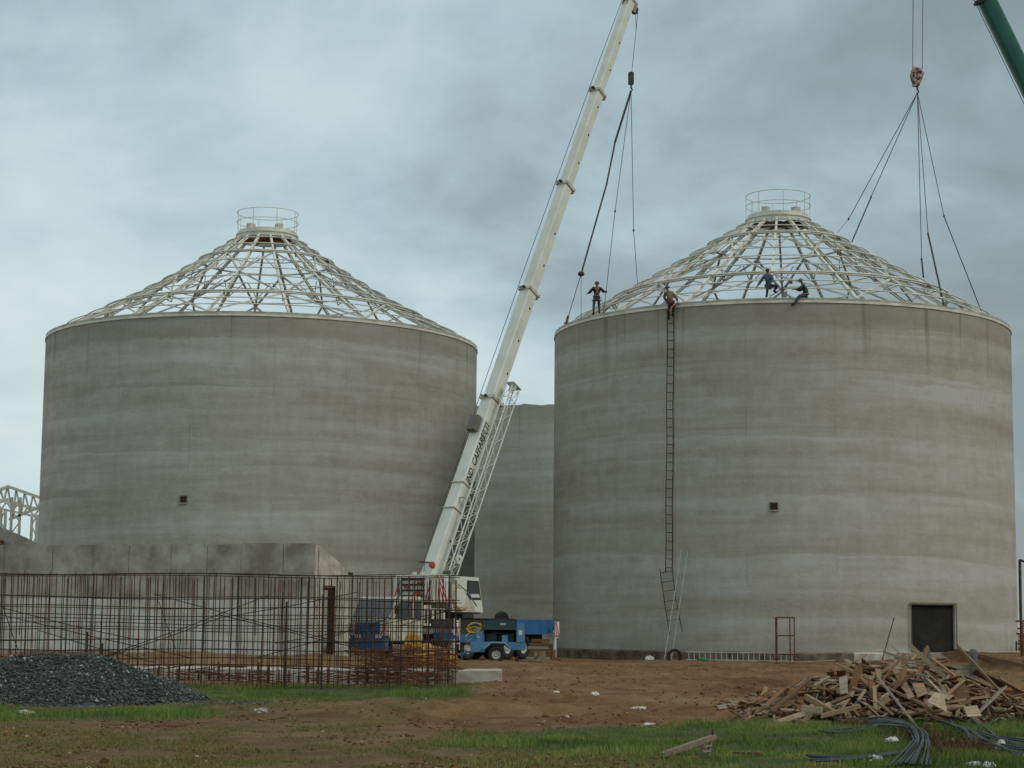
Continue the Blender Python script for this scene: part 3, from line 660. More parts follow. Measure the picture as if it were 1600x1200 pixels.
# outriggers
for x, ye in ((-5.95, 1.62), (3.0, 2.42)):
    for sg in (-1, 1):
        o = MB().span((x-.16, sg*1.2, 1.05), (x+.16, sg*(ye+.02), 1.32)).build('outrigger_beam', BLUE if x > 0 else CRANES, T)
        MB().disc((x, sg*(ye-.08), .12), .09, 1.35, 12).build('jack', CRANEW, o); MB().disc((x, sg*(ye-.08), .02), .3, .1, 16).build('jack_pad', mat('rust_pad', (.25, .1, .04), .9), o)
        hatch_plate('warning_plate', (x, sg*(ye+.06), 1.55), .34, .7, 'y', 4)
hatch_plate('warning_plate', (-6.42, 1.02, 1.55), .4, .75, 'x', 4)
MB().ring((-3.3, .2, 1.93), [(.06, -.12), (.42, -.15), (.47, 0), (.42, .15), (.06, .12)], 24, 'Y').build('spare_tyre', BLACK, T)
MB().bar((1.7, 1.27, .5), (1.7, 1.27, 2.0), .05, .05).bar((1.3, 1.27, .5), (1.3, 1.27, 2.0), .05, .05).bar((1.3, 1.27, .8), (1.7, 1.27, .8), .04, .04).bar((1.3, 1.27, 1.15), (1.7, 1.27, 1.15), .04, .04).bar((1.3, 1.27, 1.5), (1.7, 1.27, 1.5), .04, .04).build('access_ladder', CRANES, T)
# superstructure, slewed to the rear
MB().disc((1.0, 0, 2.0), .95, .22, 32).build('slew_ring', DARK, T)
up_ = MB(); up_.prism([(-.3, 2.22), (-.35, 2.45), (1.5, 2.5), (1.6, 2.22)], 2.3, Matrix.Translation((0, -1.1, 0)))
up_.build('turntable_bed', mat('taupe_bed', (.22, .2, .16), .7, .3, 2), T)
for sg in (-.45, .45): MB().prism([(0.2, 2.4), (.9, 3.2), (1.7, 3.95), (2.6, 4.05), (2.75, 2.4)], .1, Matrix.Translation((0, sg-.05, 0))).build('turret_cheek', CRANES, T)
MB().prism([(.32, 2.3), (.36, 2.52), (1.12, 3.28), (1.72, 3.55), (2.08, 3.62), (2.08, 2.3)], .1, Matrix.Translation((0, 1.34, 0))).build('flank_plate', CRANES, T)
MB().prism([(.4, 2.5), (.9, 3.3), (1.7, 3.75), (2.08, 3.8), (2.08, 2.5)], .9, Matrix.Translation((0, -.5, 0))).build('winch_housing', CRANES, T)
MB().ring((1.5, 1.46, 2.95), [(.02, -.02), (.42, -.02), (.45, 0), (.42, .02), (.02, .02)], 28, 'Y').build('round_cover', CRANEW, T)
MB().tube([(1.7, 1.5, 3.6), (1.1, 1.5, 3.32), (.3, 1.5, 2.6)], .03, 6).build('handrail', mat('grey_rail', (.2, .2, .17), .7), T)  # handrail with its own grey colour
MB().tube([(2.1, 1.5, 2.9), (1.9, 1.52, 2.55), (1.5, 1.53, 2.4), (1.05, 1.52, 2.5)], .035, 6).build('hose_loop', YEL, T)
cw = MB(); cw.prism([(2.12, 2.72), (2.12, 4.05), (3.05, 4.05), (3.25, 3.85), (3.25, 2.85), (3.12, 2.72)], 2.5, Matrix.Translation((0, -1.25, 0))); cwo = cw.build('counterweight', CRANES, T)
for z in (2.98, 3.25, 3.52, 3.78): MB().span((3.24, -.72, z), (3.30, .72, z+.09)).build('counterweight_slot', DARK, cwo)
for z, y in ((3.12, .3), (3.4, -.35), (3.62, .5)): MB().span((3.26, y-.16, z), (3.36, y+.16, z+.1)).build('red_bracket', RED, cwo)
for y in (-.5, 0, .5): MB().disc((2.6, y, 4.05), .12, .14, 14).build('lifting_eye', CRANEW, cwo)
hatch_plate('hatched_panel', (2.62, 1.275, 3.4), .8, 1.25, 'y', 6, cwo); hatch_plate('hatched_panel', (3.28, 1.0, 3.35), .42, .85, 'x', 5, cwo); hatch_plate('hatched_panel', (3.28, -1.0, 3.35), .42, .85, 'x', 5, cwo)
MB().span((3.2, -1.1, 2.45), (3.8, 1.1, 2.6)).span((3.3, -.3, 2.45), (3.6, .3, 3.0)).build('rear_frame', CRANES, T)
oc = MB(); oc.prism([(-.42, 2.3), (-.06, 3.98), (1.7, 4.0), (1.75, 2.3)], .84, Matrix.Translation((0, .48, 0))); oco = oc.build('operator_cab', CRANEW, T)
MB().prism([(-.24, 2.9), (-.05, 3.8), (.84, 3.82), (.84, 3.1), (.62, 2.9)], .014, Matrix.Translation((0, 1.322, 0))).build('cab_window_frame', DARK, oco)
MB().prism([(-.18, 2.97), (-.02, 3.73), (.77, 3.75), (.77, 3.13), (.58, 2.97)], .012, Matrix.Translation((0, 1.338, 0))).build('cab_window', GLASS, oco)
MB().prism([(-.1, 3.0), (-.06, 3.17), (.62, 3.17), (.5, 3.0)], .008, Matrix.Translation((0, 1.352, 0))).build('window_sticker', WHITE, oco)
MB().prism([(-.37, 2.6), (-.385, 2.6), (-.10, 3.88), (-.08, 3.88)], .66, Matrix.Translation((0, .57, 0))).build('front_window', GLASS, oco)

# boom
piv = at(674, 900, 92.2); tip = at(983, 4, 107.0)
ax = (tip-piv).normalized(); BL = (tip-piv).length; sd_ = Vector((-head.y, head.x, 0)); sd_ = sd_ if sd_.y < 0 else -sd_
nn = ax.cross(sd_); nn = nn if nn.z > 0 else -nn
FB = Matrix((ax, sd_, nn)).transposed()
def bpnt(t, s=0, n=0): return piv+ax*(BL*t)+sd_*s+nn*n
def t_at_y(py):                                             # boom parameter where it crosses an image row
    lo, hi = 0., 1.
    for _ in range(40):
        mm = (lo+hi)/2; q = bpnt(mm)-Vector((0, 0, EYE)); y = 600-FPX*q.dot(_u)/q.dot(_f)
        if y > py: lo = mm
        else: hi = mm
    return lo
tj = [-.02]+[t_at_y(y) for y in (627, 457, 292, 146)]+[1.0]
for i in range(5):
    w = [.74, .68, .62, .57, .51][i]; h = w*1.12
    mb = MB(); c = .16*w; a0 = bpnt(tj[i]-(.01 if i else 0)); L_ = BL*(tj[i+1]-tj[i]+(.01 if i else 0))
    sec = [(-w/2, -h/2+c), (-w/2+c, -h/2), (w/2-c, -h/2), (w/2, -h/2+c), (w/2, h/2-c*.4), (w/2-c*.4, h/2), (-w/2+c*.4, h/2), (-w/2, h/2-c*.4)]
    vs = [a0+FB @ Vector((x, s_, n_2)) for x in (0, L_) for s_, n_2 in sec]
    mb.add(vs, [tuple(range(8)), tuple(range(8, 16))[::-1]]+[(j, (j+1) % 8, 8+(j+1) % 8, 8+j) for j in range(8)])
    bo = mb.build('boom_section', CRANEW if i != 1 else CRANEW, T, world=True)
    for k in range(2+i % 2):
        t_ = tj[i]+(tj[i+1]-tj[i])*(.25+.3*k); cc = bpnt(t_, w/2+.004, -.08); MB().disc((0, 0, 0), .055, .01, 10).box((0, 0, 0), (.001, .001, .001))
        q = MB(); q.box(cc, (.13, .014, .09), FB); q.build('lug_hole', DARK, bo if False else T, world=True)
    if i < 4:
        cb = MB(); w2 = w+.14; h2 = h+.16; e = bpnt(tj[i+1])
        for (s_, n_2, ds, dn) in ((0, h/2+.03, w2, .08), (0, -h/2-.03, w2, .08), (w/2+.03, 0, .08, h2), (-w/2-.03, 0, .08, h2)):
            cb.box(e+sd_*s_+nn*n_2, (.16, ds, dn), FB)
        cb.box(e+nn*(h/2+.14)-sd_*.2, (.06, .12, .2), FB).box(e-nn*(h/2+.14)+sd_*.1, (.12, .2, .2), FB)
        cb.build('boom_collar', CRANES, T, world=True)
for t_, o_ in ((t_at_y(760), .0), (t_at_y(800), 0.)):
    cb = MB(); cb.box(bpnt(t_, 0, .45), (.05, .8, .05), FB).box(bpnt(t_, .4, 0), (.05, .05, .9), FB); cb.build('boom_strap', CRANES, T, world=True)
MB().tube([bpnt(.02, 0, -.5)+Vector((0, 0, 0)), bpnt(.19, 0, -.42)], .16, 12).build('lift_cylinder', CRANES, T, world=True)
# head with sheaves
hd = MB(); hd.box(bpnt(1.0, .16, -.1), (.7, .05, .95), FB).box(bpnt(1.0, -.16, -.1), (.7, .05, .95), FB).box(bpnt(1.005, 0, .25), (.5, .5, .3), FB); ho = hd.build('boom_head', mat('boom_head_rusty', (.42, .3, .24), .7, .45, 4), T, world=True)
Ms = Matrix.Translation(bpnt(1.0, 0, -.5)) @ FB.to_4x4()
for n_2, x_ in ((-.62, .0), (.3, .32)):
    mb = MB(); mb.ring((0, 0, 0), [(.05, -.08), (.2, -.06), (.27, -.09), (.27, .09), (.2, .06), (.05, .08)], 20, 'Y'); M4 = Matrix.Translation(bpnt(1.0, 0, n_2)+ax*x_) @ FB.to_4x4(); mb.v = [tuple(M4 @ Vector(v)) for v in mb.v]; mb.build('sheave', DARK, T, world=True)
# winch rope on the back of the boom
MB().tube([bpnt(1.01, -.1, .5), bpnt(.84, -.15, .62), bpnt(.66, -.18, .66), bpnt(.48, -.2, .72), bpnt(.3, -.22, .72), bpnt(.02, -.25, .6), bpnt(-.02, 0, .35)], .018, 5).build('winch_rope', ROPE, T, world=True)
for t_ in tj[1:5]: MB().box(bpnt(t_, 0, .50), (.07, .16, .22), FB).build('rope_guide', DARK, T, world=True)
MB().box(bpnt(t_at_y(672), -.05, .62), (.85, .5, .32), FB).build('hose_reel_box', mat('grey_brown_box', (.16, .15, .13), .8), T, world=True)
MB().bar(bpnt(.012, -.55, .55), bpnt(.012, .35, .5), .06, .06).build('floodlight_bar', DARK, T, world=True); MB().box(bpnt(.008, .3, .5), (.22, .2, .24), FB).build('orange_lamp', RED, T, world=True)
# stowed lattice jib along the right flank
t0, t1 = t_at_y(893), t_at_y(605)
so = .37+.30; cw_, chh = .40, .62
def jp(t, a, b): return bpnt(t, so+cw_*a+.04, -.2+chh*(b-.5))
jib = MB()
for a in (0, 1):
    for b_ in (0, 1): jib.tube([jp(t0+.0, a, b_), jp(t0+(t1-t0)*.45, a, b_), jp(t1, a, b_)], .036, 6)
jo = jib.build('jib_chords', CRANEW, T, world=True)
nb = 15
for i in range(nb):
    ta, tb, tm_ = [t0+(t1-t0)*(i+k)/nb for k in (0, 1, .5)]
    mb = MB()
    for (a, b_, c_, d_) in ((0, 0, 1, 0), (1, 0, 1, 1), (1, 1, 0, 1), (0, 1, 0, 0)):
        if (i+a) % 2: a, b_, c_, d_ = c_, d_, a, b_
        mb.tube([jp(ta, a, b_), jp(tb, c_, d_)], .016, 5)
    for (a, b_, c_, d_) in ((0, 0, 1, 0), (1, 0, 1, 1), (1, 1, 0, 1)): mb.tube([jp(ta, a, b_), jp(ta, c_, d_)], .018, 5)
    mb.build('jib_lacing', CRANEW, jo, world=False) if False else mb.build('jib_lacing', CRANEW, T, world=True)
mb = MB(); mb.box(jp(t1+.004, .5, .45), (.05, .5, .75), FB).box(jp(t1, .5, .5), (.35, .4, .08), FB); mb.build('jib_head', CRANEW, T, world=True)
mb = MB(); mb.ring((0, 0, 0), [(.08, -.04), (.24, -.04), (.24, .04), (.08, .04)], 18, 'Y'); M4 = Matrix.Translation(jp(t0+.02, 1.2, .5)) @ FB.to_4x4(); mb.v = [tuple(M4 @ Vector(v)) for v in mb.v]; mb.build('jib_sheave', CRANEW, T, world=True)
mb = MB(); mb.tube([jp(t0+.05, 1.25, .3), jp(t0+(t1-t0)*.3, 1.55, .3)], .03, 6); mb.tube([jp(t0+.05, 1.05, .2), jp(t0+.05, 1.5, .3)], .03, 6); mb.build('jib_pendant', CRANEW, T, world=True)
for t_ in (t_at_y(682), t_at_y(782)): MB().box(bpnt(t_, .45, .3), (.08, .5, .06), FB).box(bpnt(t_, .68, .1), (.08, .06, .5), FB).build('jib_bracket', CRANES, T, world=True)
# lettering on the boom flank, reading upwards
def text_mesh(txt, size, ext=.004, shear=.25, sx=1.):
    cu = bpy.data.curves.new('lettering_curve', 'FONT'); cu.body = txt; cu.size = size; cu.extrude = ext; cu.shear = shear; cu.resolution_u = 3; cu.offset = .012*size
    to = bpy.data.objects.new('lettering_tmp', cu); COL.objects.link(to); dg = bpy.context.evaluated_depsgraph_get(); me_ = bpy.data.meshes.new_from_object(to.evaluated_get(dg)); bpy.data.objects.remove(to); return me_
def put_text(name, txt, size, M4, par, m_, sx=1.):
    me_ = text_mesh(txt, size); me_.transform(Matrix.Scale(sx, 4, (1, 0, 0))); me_.transform(par.matrix_basis.inverted() @ M4); me_.materials.clear(); me_.materials.append(m_); o = bpy.data.objects.new(name, me_); COL.objects.link(o); o.parent = par; return o
tA, tB = t_at_y(757), t_at_y(664)
mt = text_mesh('IND. CAFFARETTI', .5); wd_ = max(v.co.x for v in mt.vertices); Lw = BL*(tB-tA)
M4 = Matrix.Translation(bpnt(tA, .74/2+.006, -.03)) @ Matrix((ax, nn, sd_)).transposed().to_4x4()
if Matrix((ax, nn, sd_)).transposed().determinant() < 0: M4 = Matrix.Translation(bpnt(tA, .74/2+.006, .03)) @ Matrix((ax, -nn, sd_)).transposed().to_4x4()
put_text('boom_lettering', 'IND. CAFFARETTI', .5, M4, T, DARK, Lw/wd_)

# ------------------------------------------------------------------ hook blocks and slings
def hook_block(label, top, py_b, Z, wpx, ropes, striped=False):
    c = at(top[0], (top[1]+py_b)/2, Z); h = (at(top[0], top[1], Z)-at(top[0], py_b, Z)).z; w = wpx*Z/FPX
    T = thing('hook_block', label, 'hook block', c)
    M_ = mat('block_striped', (.42, .3, .26), .7, .8, 6, col2=(.05, .03, .03), lo=.47, hi=.53) if striped else mat('block_brown', (.12, .09, .075), .8, .5, 4)
    mb = MB(); mb.cur = 0
    poly = [(-w*.32, h*.5), (w*.12, h*.5), (w*.5, h*.18), (w*.12, -h*.5), (-w*.3, -h*.5), (-w*.5, h*.1)] if striped else [(-w/2, -h*.45), (-w/2, h*.42), (-w*.3, h*.5), (w*.3, h*.5), (w/2, h*.42), (w/2, -h*.45), (w*.3, -h*.5), (-w*.3, -h*.5)]
    for y in (-.14, .1): mb.prism(poly, .04, Matrix.Translation((0, y, 0)))
    mb.build('cheek_plates', M_, T)
    MB().ring((0, 0, h*.1), [(.04, -.08), (w*.42, -.08), (w*.36, 0), (w*.42, .08), (.04, .08)], 20, 'Y').build('sheave', DARK, T)
    MB().tube([(0, 0, -h*.5), (0, 0, -h*.5-.18), (.07, 0, -h*.5-.3), (.02, 0, -h*.5-.42), (-.08, 0, -h*.5-.36)], [.05, .05, .045, .04, .02], 8).build('hook', DARK, T)
    for (a, b_) in ropes: MB().tube([a, b_], .016 if not striped else .02, 5).build('hoist_rope', ROPE, T, world=True)
    return c-Vector((0, 0, h*.5+.38))
Z1 = 107.
hk1 = hook_block('small brown hook block hanging from the cream crane', (986, 113), 132, Z1, 9, [(bpnt(1.0, 0, -.75), at(994, 47, Z1)), (bpnt(1.0, .1, -.5)+Vector((.2, 0, 0)), at(994, 47, Z1)), (at(994, 47, Z1), at(987, 113, Z1))])
MB().ell((0, 0, 0), (.07, .07, .16), 8, 6)
Z2 = 106.
hk2 = hook_block('red and white striped hook block hanging from the green crane', (1433, 106), 135, Z2, 22, [(at(1428, -205, Z2), at(1426, 112, Z2)), (at(1444, -205, Z2), at(1441, 108, Z2))], True)
MB().tube([hk2+Vector((0, 0, .1)), hk2-Vector((0, 0, .32))], .09, 8)
def sling(label, pts, rad, m_=WEB, knot=None):
    T = thing('lifting_sling', label, 'sling', pts[-1])
    for i in range(len(pts)-1):
        r = rad[i]; MB().tube([pts[i], pts[i+1]], r, 6).build('sling_leg', m_ if r > .03 else ROPE, T, world=True)
        if i < len(pts)-2: MB().ell(tuple(pts[i+1]), (.055, .055, .09) if not (knot == i) else (.19, .19, .16), 8, 6).build('shackle', DARK, T, world=True)
    return T
rimZ = ZT_R+.05
pA = at(885, 500, 105.5); pA.z = rimZ
sling('thick dark sling from the cream crane hook to the left rim of the right silo', [hk1, at(961, 222, 106.8), at(948, 287, 106.5), at(908, 428, 105.8), pA], [.065, .05, .05, .022], knot=2)
sling('thin wire sling passing the hand of the man standing on the silo rim', [hk1, at(961, 330, 105.3), at(947, 456, 103.6), at(943, 487, 103.3)], [.018, .018, .018])
sling('thin wire sling hanging almost straight down to the far left of the roof frame', [hk1, at(990, 360, 110), at(997, 456, 111)], [.018, .018])
sling('slack thin rope hanging beside the thick dark sling at the left rim', [at(908, 430, 105.8), at(908, 500, 104.6)], [.014])
MB()
sh = thing('rim_shackle', 'small red brown lifting lug at the left end of the roof ring', 'lifting lug', pA-Vector((0, 0, .05)))
MB().tube([(0, 0, 0), (.1, 0, .45)], .07, 8).box((0, 0, .03), (.3, .2, .06)).build('lug_pin', mat('lug_red', (.2, .06, .04), .8), sh)
sling('pale wire sling reaching furthest left from the striped hook block', [hk2, at(1326, 342, 107.5), at(1308, 364, 108)], [.022, .012])
sling('dark wire sling second from left under the striped hook block', [hk2, at(1361, 308, 109.5), at(1331, 378, 111)], [.022, .035])
sling('steep wire sling, left of the two near vertical ones under the striped hook block', [hk2, at(1440, 405, 108), at(1443, 434, 108.3)], [.02, .045])
sling('webbing sling, right of the two near vertical ones, reaching the front of the roof frame', [hk2, at(1450, 365, 103.5), at(1475, 478, 101.5)], [.02, .05])
sling('wire sling reaching furthest right from the striped hook block to the right rim', [hk2, at(1475, 338, 107.2), at(1534, 488, 107.8)], [.02, .028])

# ------------------------------------------------------------------ green crane off to the right
G0 = at(1537+1.2*45, -207+45*0, 106); 
gtip = at(1436, -215, 106); gb = at(2010, 962, 113)
gb.z = 2.9
T = thing('green_crane', 'dark green telescopic crane boom entering at the upper right corner', 'crane', (gb.x, gb.y, 0))
gax = (gb-gtip).normalized(); gs = gax.cross(Vector((0, 1, 0))).normalized(); gn_ = gs.cross(gax)
FG = Matrix((gax, gs, gn_)).transposed(); GL = (gb-gtip).length
def gp(t, a=0, b_=0): return gtip+gax*(GL*t)+gs*a+gn_*b_
def cut(py):
    lo, hi = 0., 1.
    for _ in range(40):
        mm = (lo+hi)/2; q = gp(mm)-Vector((0, 0, EYE)); y = 600-FPX*q.dot(_u)/q.dot(_f)
        if y < py: lo = mm
        else: hi = mm
    return lo
gt = [0, cut(-2), cut(300), cut(620), 1.01]
for i in range(4):
    w = [.78, 1.02, 1.15, 1.3][i]; mb = MB(); n = 20; a0, a1 = gp(gt[i]), gp(gt[i+1]); vs = []
    for e in (a0, a1):
        for j in range(n):
            A = 2*math.pi*j/n; c_, s_ = math.cos(A), math.sin(A); k = 1/max(abs(c_), abs(s_))**.62
            vs.append(e+gs*(c_*k*w/2)+gn_*(s_*k*w/2))
    mb.add(vs, [tuple(range(n)), tuple(range(n, 2*n))[::-1]]+[(j, (j+1) % n, n+(j+1) % n, n+j) for j in range(n)]); o = mb.build('boom_section', GREENC, T, world=True, smooth=False)
    if i: MB().box(a0, (.18, w+.16, w+.16), FG).box(a0-gs*(0)-gs*0+gs*(w/2+.05)*(-1), (.3, .12, .4), FG).build('boom_collar', DARK, T, world=True)
MB().tube([gp(0, -.6), gp(1, -.95)], .02, 5).build('winch_rope', ROPE, T, world=True)
MB().box(gp(0), (1.2, .6, 1.0), FG).build('boom_head', DARK, T, world=True)
MB().span((gb.x-3, gb.y-1.3, 1.2), (gb.x+8, gb.y+1.3, 2.1)).build('carrier', GREENC, T, world=True); MB().span((gb.x+5.8, gb.y-1.3, 1.2), (gb.x+8.1, gb.y+1.3, 3.1)).build('driver_cab', GREENC, T, world=True)
MB().span((gb.x-.6, gb.y-1.2, 2.1), (gb.x+3.4, gb.y+1.2, 3.6)).build('turret', GREENC, T, world=True)
for x in (-2, 0, 3.5, 5.2):
    for sg in (-1, 1): MB().ring((gb.x+x, gb.y+sg*1.1, .6), [(.1, -.16), (.6, -.16), (.6, .16), (.1, .16)], 20, 'Y').build('wheel', BLACK, T, world=True)
#@@PART3
# ------------------------------------------------------------------ people
def mirror(J): return J
def skin_mesh(name, nodes, edges, mat_, parent, lvl=1, root=0):
    me_ = bpy.data.meshes.new(name); keys = list(nodes); ix = {k: i for i, k in enumerate(keys)}
    me_.from_pydata([tuple(nodes[k][0]) for k in keys], [(ix[a], ix[b]) for a, b in edges], []); me_.update()
    me_.materials.append(mat_); o = bpy.data.objects.new(name, me_); COL.objects.link(o); o.parent = parent
    o.modifiers.new('Skin', 'SKIN').use_smooth_shade = True
    sv_ = me_.skin_vertices[0].data
    for k, i in ix.items():
        r = nodes[k][1]; sv_[i].radius = (r, r) if not isinstance(r, tuple) else r; sv_[i].use_root = (i == root)
    o.modifiers.new('Sub', 'SUBSURF').levels = lvl; o.modifiers['Sub'].render_levels = lvl
    return o
def person(label, loc, J, shirt, trou, boot, hat=None, hatcol=None, face=Vector((0, 1, 0)), hair=None):
    """J: joint positions relative to loc: pelvis, waist, chest, neck, head; *_sh, *_el, *_ha, *_hip, *_kn, *_an, *_to for l and r"""
    T = thing('person', label, 'person', loc, group=None); V = {k: Vector(v) for k, v in J.items()}
    face = face.normalized(); upv = (V['head']-V['neck']).normalized()
    nd_ = {'pelvis': (V['pelvis'], .13), 'waist': (V['waist'], .125), 'chest': (V['chest'], .15), 'neck': (V['neck'], .058), 'jaw': (V['head']-upv*.06+face*.01, .075), 'crown': (V['head']+upv*.05, .088)}
    ed = [('pelvis', 'waist'), ('waist', 'chest'), ('chest', 'neck'), ('neck', 'jaw'), ('jaw', 'crown')]
    nd_['nose'] = (V['head']+face*.115-upv*.015, .014); ed.append(('crown', 'nose'))
    for s_ in 'lr':
        nd_[s_+'sh'] = (V[s_+'_sh'], .068); nd_[s_+'el'] = (V[s_+'_el'], .046); nd_[s_+'wr'] = (V[s_+'_ha'], .03)
        d = (V[s_+'_ha']-V[s_+'_el']).normalized(); pm = V[s_+'_ha']+d*.07; nd_[s_+'pm'] = (pm, .036)
        ed += [('chest', s_+'sh'), (s_+'sh', s_+'el'), (s_+'el', s_+'wr'), (s_+'wr', s_+'pm')]
        nd_[s_+'hip'] = (V[s_+'_hip'], .095); nd_[s_+'kn'] = (V[s_+'_kn'], .062); nd_[s_+'an'] = (V[s_+'_an'], .042); nd_[s_+'to'] = (V[s_+'_to'], .036)
        ed += [('pelvis', s_+'hip'), (s_+'hip', s_+'kn'), (s_+'kn', s_+'an'), (s_+'an', s_+'to')]
    body = skin_mesh('body', nd_, ed, SKIN, T)
    fing = MB()                                             # fingers of unequal length, curled, and a thumb off the side of the palm
    for s_ in 'lr':
        d = (V[s_+'_ha']-V[s_+'_el']).normalized(); sdv = d.cross(Vector((0, .3, 1))).normalized(); dn = d.cross(sdv).normalized()
        dn = dn if dn.z < 0 else -dn; c = V[s_+'_ha']+d*.09
        for i, ln in enumerate((.062, .075, .072, .055)):
            p = c+sdv*(.03-.02*i); fing.tube([p, p+d*ln*.5+dn*.006, p+d*ln*.8+dn*.03, p+d*ln*.75+dn*.05], [.010, .009, .008, .006], 6)
        p = V[s_+'_ha']+d*.04+sdv*.03; fing.tube([p, p+sdv*.03+d*.03, p+sdv*.03+d*.06+dn*.01], [.012, .010, .007], 6)
    fing.build('fingers', SKIN, body, smooth=True)
    jn = {'pelvis': (V['pelvis'], .15), 'waist': (V['waist'], .152), 'chest': (V['chest'], .18), 'collar': (V['neck']-upv*.03, .075)}
    je = [('pelvis', 'waist'), ('waist', 'chest'), ('chest', 'collar')]
    for s_ in 'lr':
        jn[s_+'sh'] = (V[s_+'_sh'], .1); jn[s_+'el'] = (V[s_+'_el'], .082); jn[s_+'cf'] = (V[s_+'_el'].lerp(V[s_+'_ha'], .93), .046)
        je += [('chest', s_+'sh'), (s_+'sh', s_+'el'), (s_+'el', s_+'cf')]
    skin_mesh('jacket', jn, je, shirt, T)
    tn = {'pelvis': (V['pelvis']-Vector((0, 0, .02)), .145)}; te = []
    for s_ in 'lr':
        tn[s_+'hip'] = (V[s_+'_hip'], .108); tn[s_+'kn'] = (V[s_+'_kn'], .078); tn[s_+'an'] = (V[s_+'_an'].lerp(V[s_+'_kn'], .12), .062)
        te += [('pelvis', s_+'hip'), (s_+'hip', s_+'kn'), (s_+'kn', s_+'an')]
    skin_mesh('trousers', tn, te, trou, T)
    for s_ in 'lr':
        a, t_ = V[s_+'_an'], V[s_+'_to']; d = (t_-a).normalized(); MB().tube([a+(V[s_+'_kn']-a).normalized()*.12, a, a+d*.05, t_, t_+d*.05], [.055, .056, .058, .052, .03], 10).build('boot', boot, T, smooth=True)
    Rh = face.to_track_quat('Y', 'Z').to_matrix()
    if hat:
        mb = MB(); mb.ell(V['head']+upv*.045, (.125, .14, .125), 16, 6, Rh, zmin=0.)
        if hat == 'helmet': mb.ell(V['head']+upv*.045, (.15, .17, .02), 16, 3, Rh, zmin=-.5)
        mb.ell(V['head']+upv*.05+face*.13, (.09, .09, .014), 12, 3, Rh, zmin=-.9)
        mb.build('helmet' if hat == 'helmet' else 'cap', hatcol, T, smooth=True)
    if hair: MB().ell(V['head']+upv*.03-face*.012, (.102, .112, .118), 14, 6, Rh, zmin=-.25).build('hair', hair, T, smooth=True)
    ey = MB()
    sx_ = face.cross(upv).normalized()
    for sg in (-1, 1): ey.ell(V['head']+face*.092+sx_*sg*.034+upv*.012, (.012, .012, .009), 6, 4)
    ey.build('eyes', BLACK, body)
    er = MB()
    for sg in (-1, 1): er.ell(V['head']+sx_*sg*.092-upv*.005, (.016, .024, .034), 8, 5, Rh)
    er.build('ears', SKIN, body, smooth=True)
    return T, V
NAVY = mat('navy_jacket', (.02, .025, .032), .9, .4, 6); JEAN = mat('blue_jeans', (.05, .08, .125), .9, .4, 6); TAN = mat('tan_jacket', (.21, .16, .1), .9, .4, 6)
DENIM = mat('denim_shirt', (.07, .12, .15), .9, .4, 6); DGREY = mat('charcoal_trousers', (.03, .03, .035), .9, .3, 6); BOOT = mat('brown_boots', (.04, .028, .02), .8, .3, 6)
HARN = mat('ochre_harness', (.3, .19, .06), .8, .2, 6); ORNG = mat('orange_strap', (.65, .2, .03), .7, .2, 5)
GRNH = mat('green_helmet_shell', (.02, .25, .13), .4, .1, 4); BLUH = mat('blue_helmet_shell', (.03, .11, .19), .4, .1, 4); HAIR = mat('dark_hair', (.02, .015, .012), .9, .2, 8)
GSH = mat('grey_green_shirt', (.055, .085, .085), .9, .4, 6)
# man standing on the rim, back to us, elbows out
f1 = front_hit(RX, RY, RAD-.1, 932, 489); f1.z = ZT_R
T1, V1 = person('man in dark jacket and ochre harness standing on the left rim, back turned, elbows out', f1, dict(
    pelvis=(0, 0, .98), waist=(0, -.02, 1.13), chest=(.02, -.03, 1.36), neck=(.02, -.01, 1.56), head=(.02, .01, 1.70),
    l_sh=(-.19, -.02, 1.46), l_el=(-.38, -.06, 1.22), l_ha=(-.46, .16, 1.22), r_sh=(.22, -.02, 1.46), r_el=(.42, -.04, 1.24), r_ha=(.42, .18, 1.36),
    l_hip=(-.1, 0, .92), l_kn=(-.15, .02, .5), l_an=(-.16, 0, .09), l_to=(-.18, .16, .05), r_hip=(.1, 0, .92), r_kn=(.14, .03, .5), r_an=(.17, 0, .09), r_to=(.2, .16, .05)),
    NAVY, JEAN, BOOT, 'helmet', BLUH, Vector((.05, 1, 0)))
hm = MB()
for x0, x1 in ((-.13, .1), (.15, -.08)): hm.tube([(x0, -.13, 1.5), (.02, -.22, 1.32), (x1, -.19, 1.08)], .028, 6)
hm.tube([(.17*math.cos(a), -.01+.17*math.sin(a), 1.04) for a in np.linspace(0, 2*math.pi, 17)[:-1]], .035, 6, closed=True)
for x_ in (-.12, .12): hm.tube([(x_+.13*math.cos(a), .13*math.sin(a), .82-.04*abs(math.cos(a))) for a in np.linspace(0, 2*math.pi, 13)[:-1]], .022, 6, closed=True)
hm.build('safety_harness', HARN, T1); MB().tube([(.16, -.12, 1.02), (.3, -.1, .75), (.42, .1, .35), (.4, .25, .05)], .014, 5).box((.4, .25, .02), (.1, .1, .12)).build('lanyard', HARN, T1)
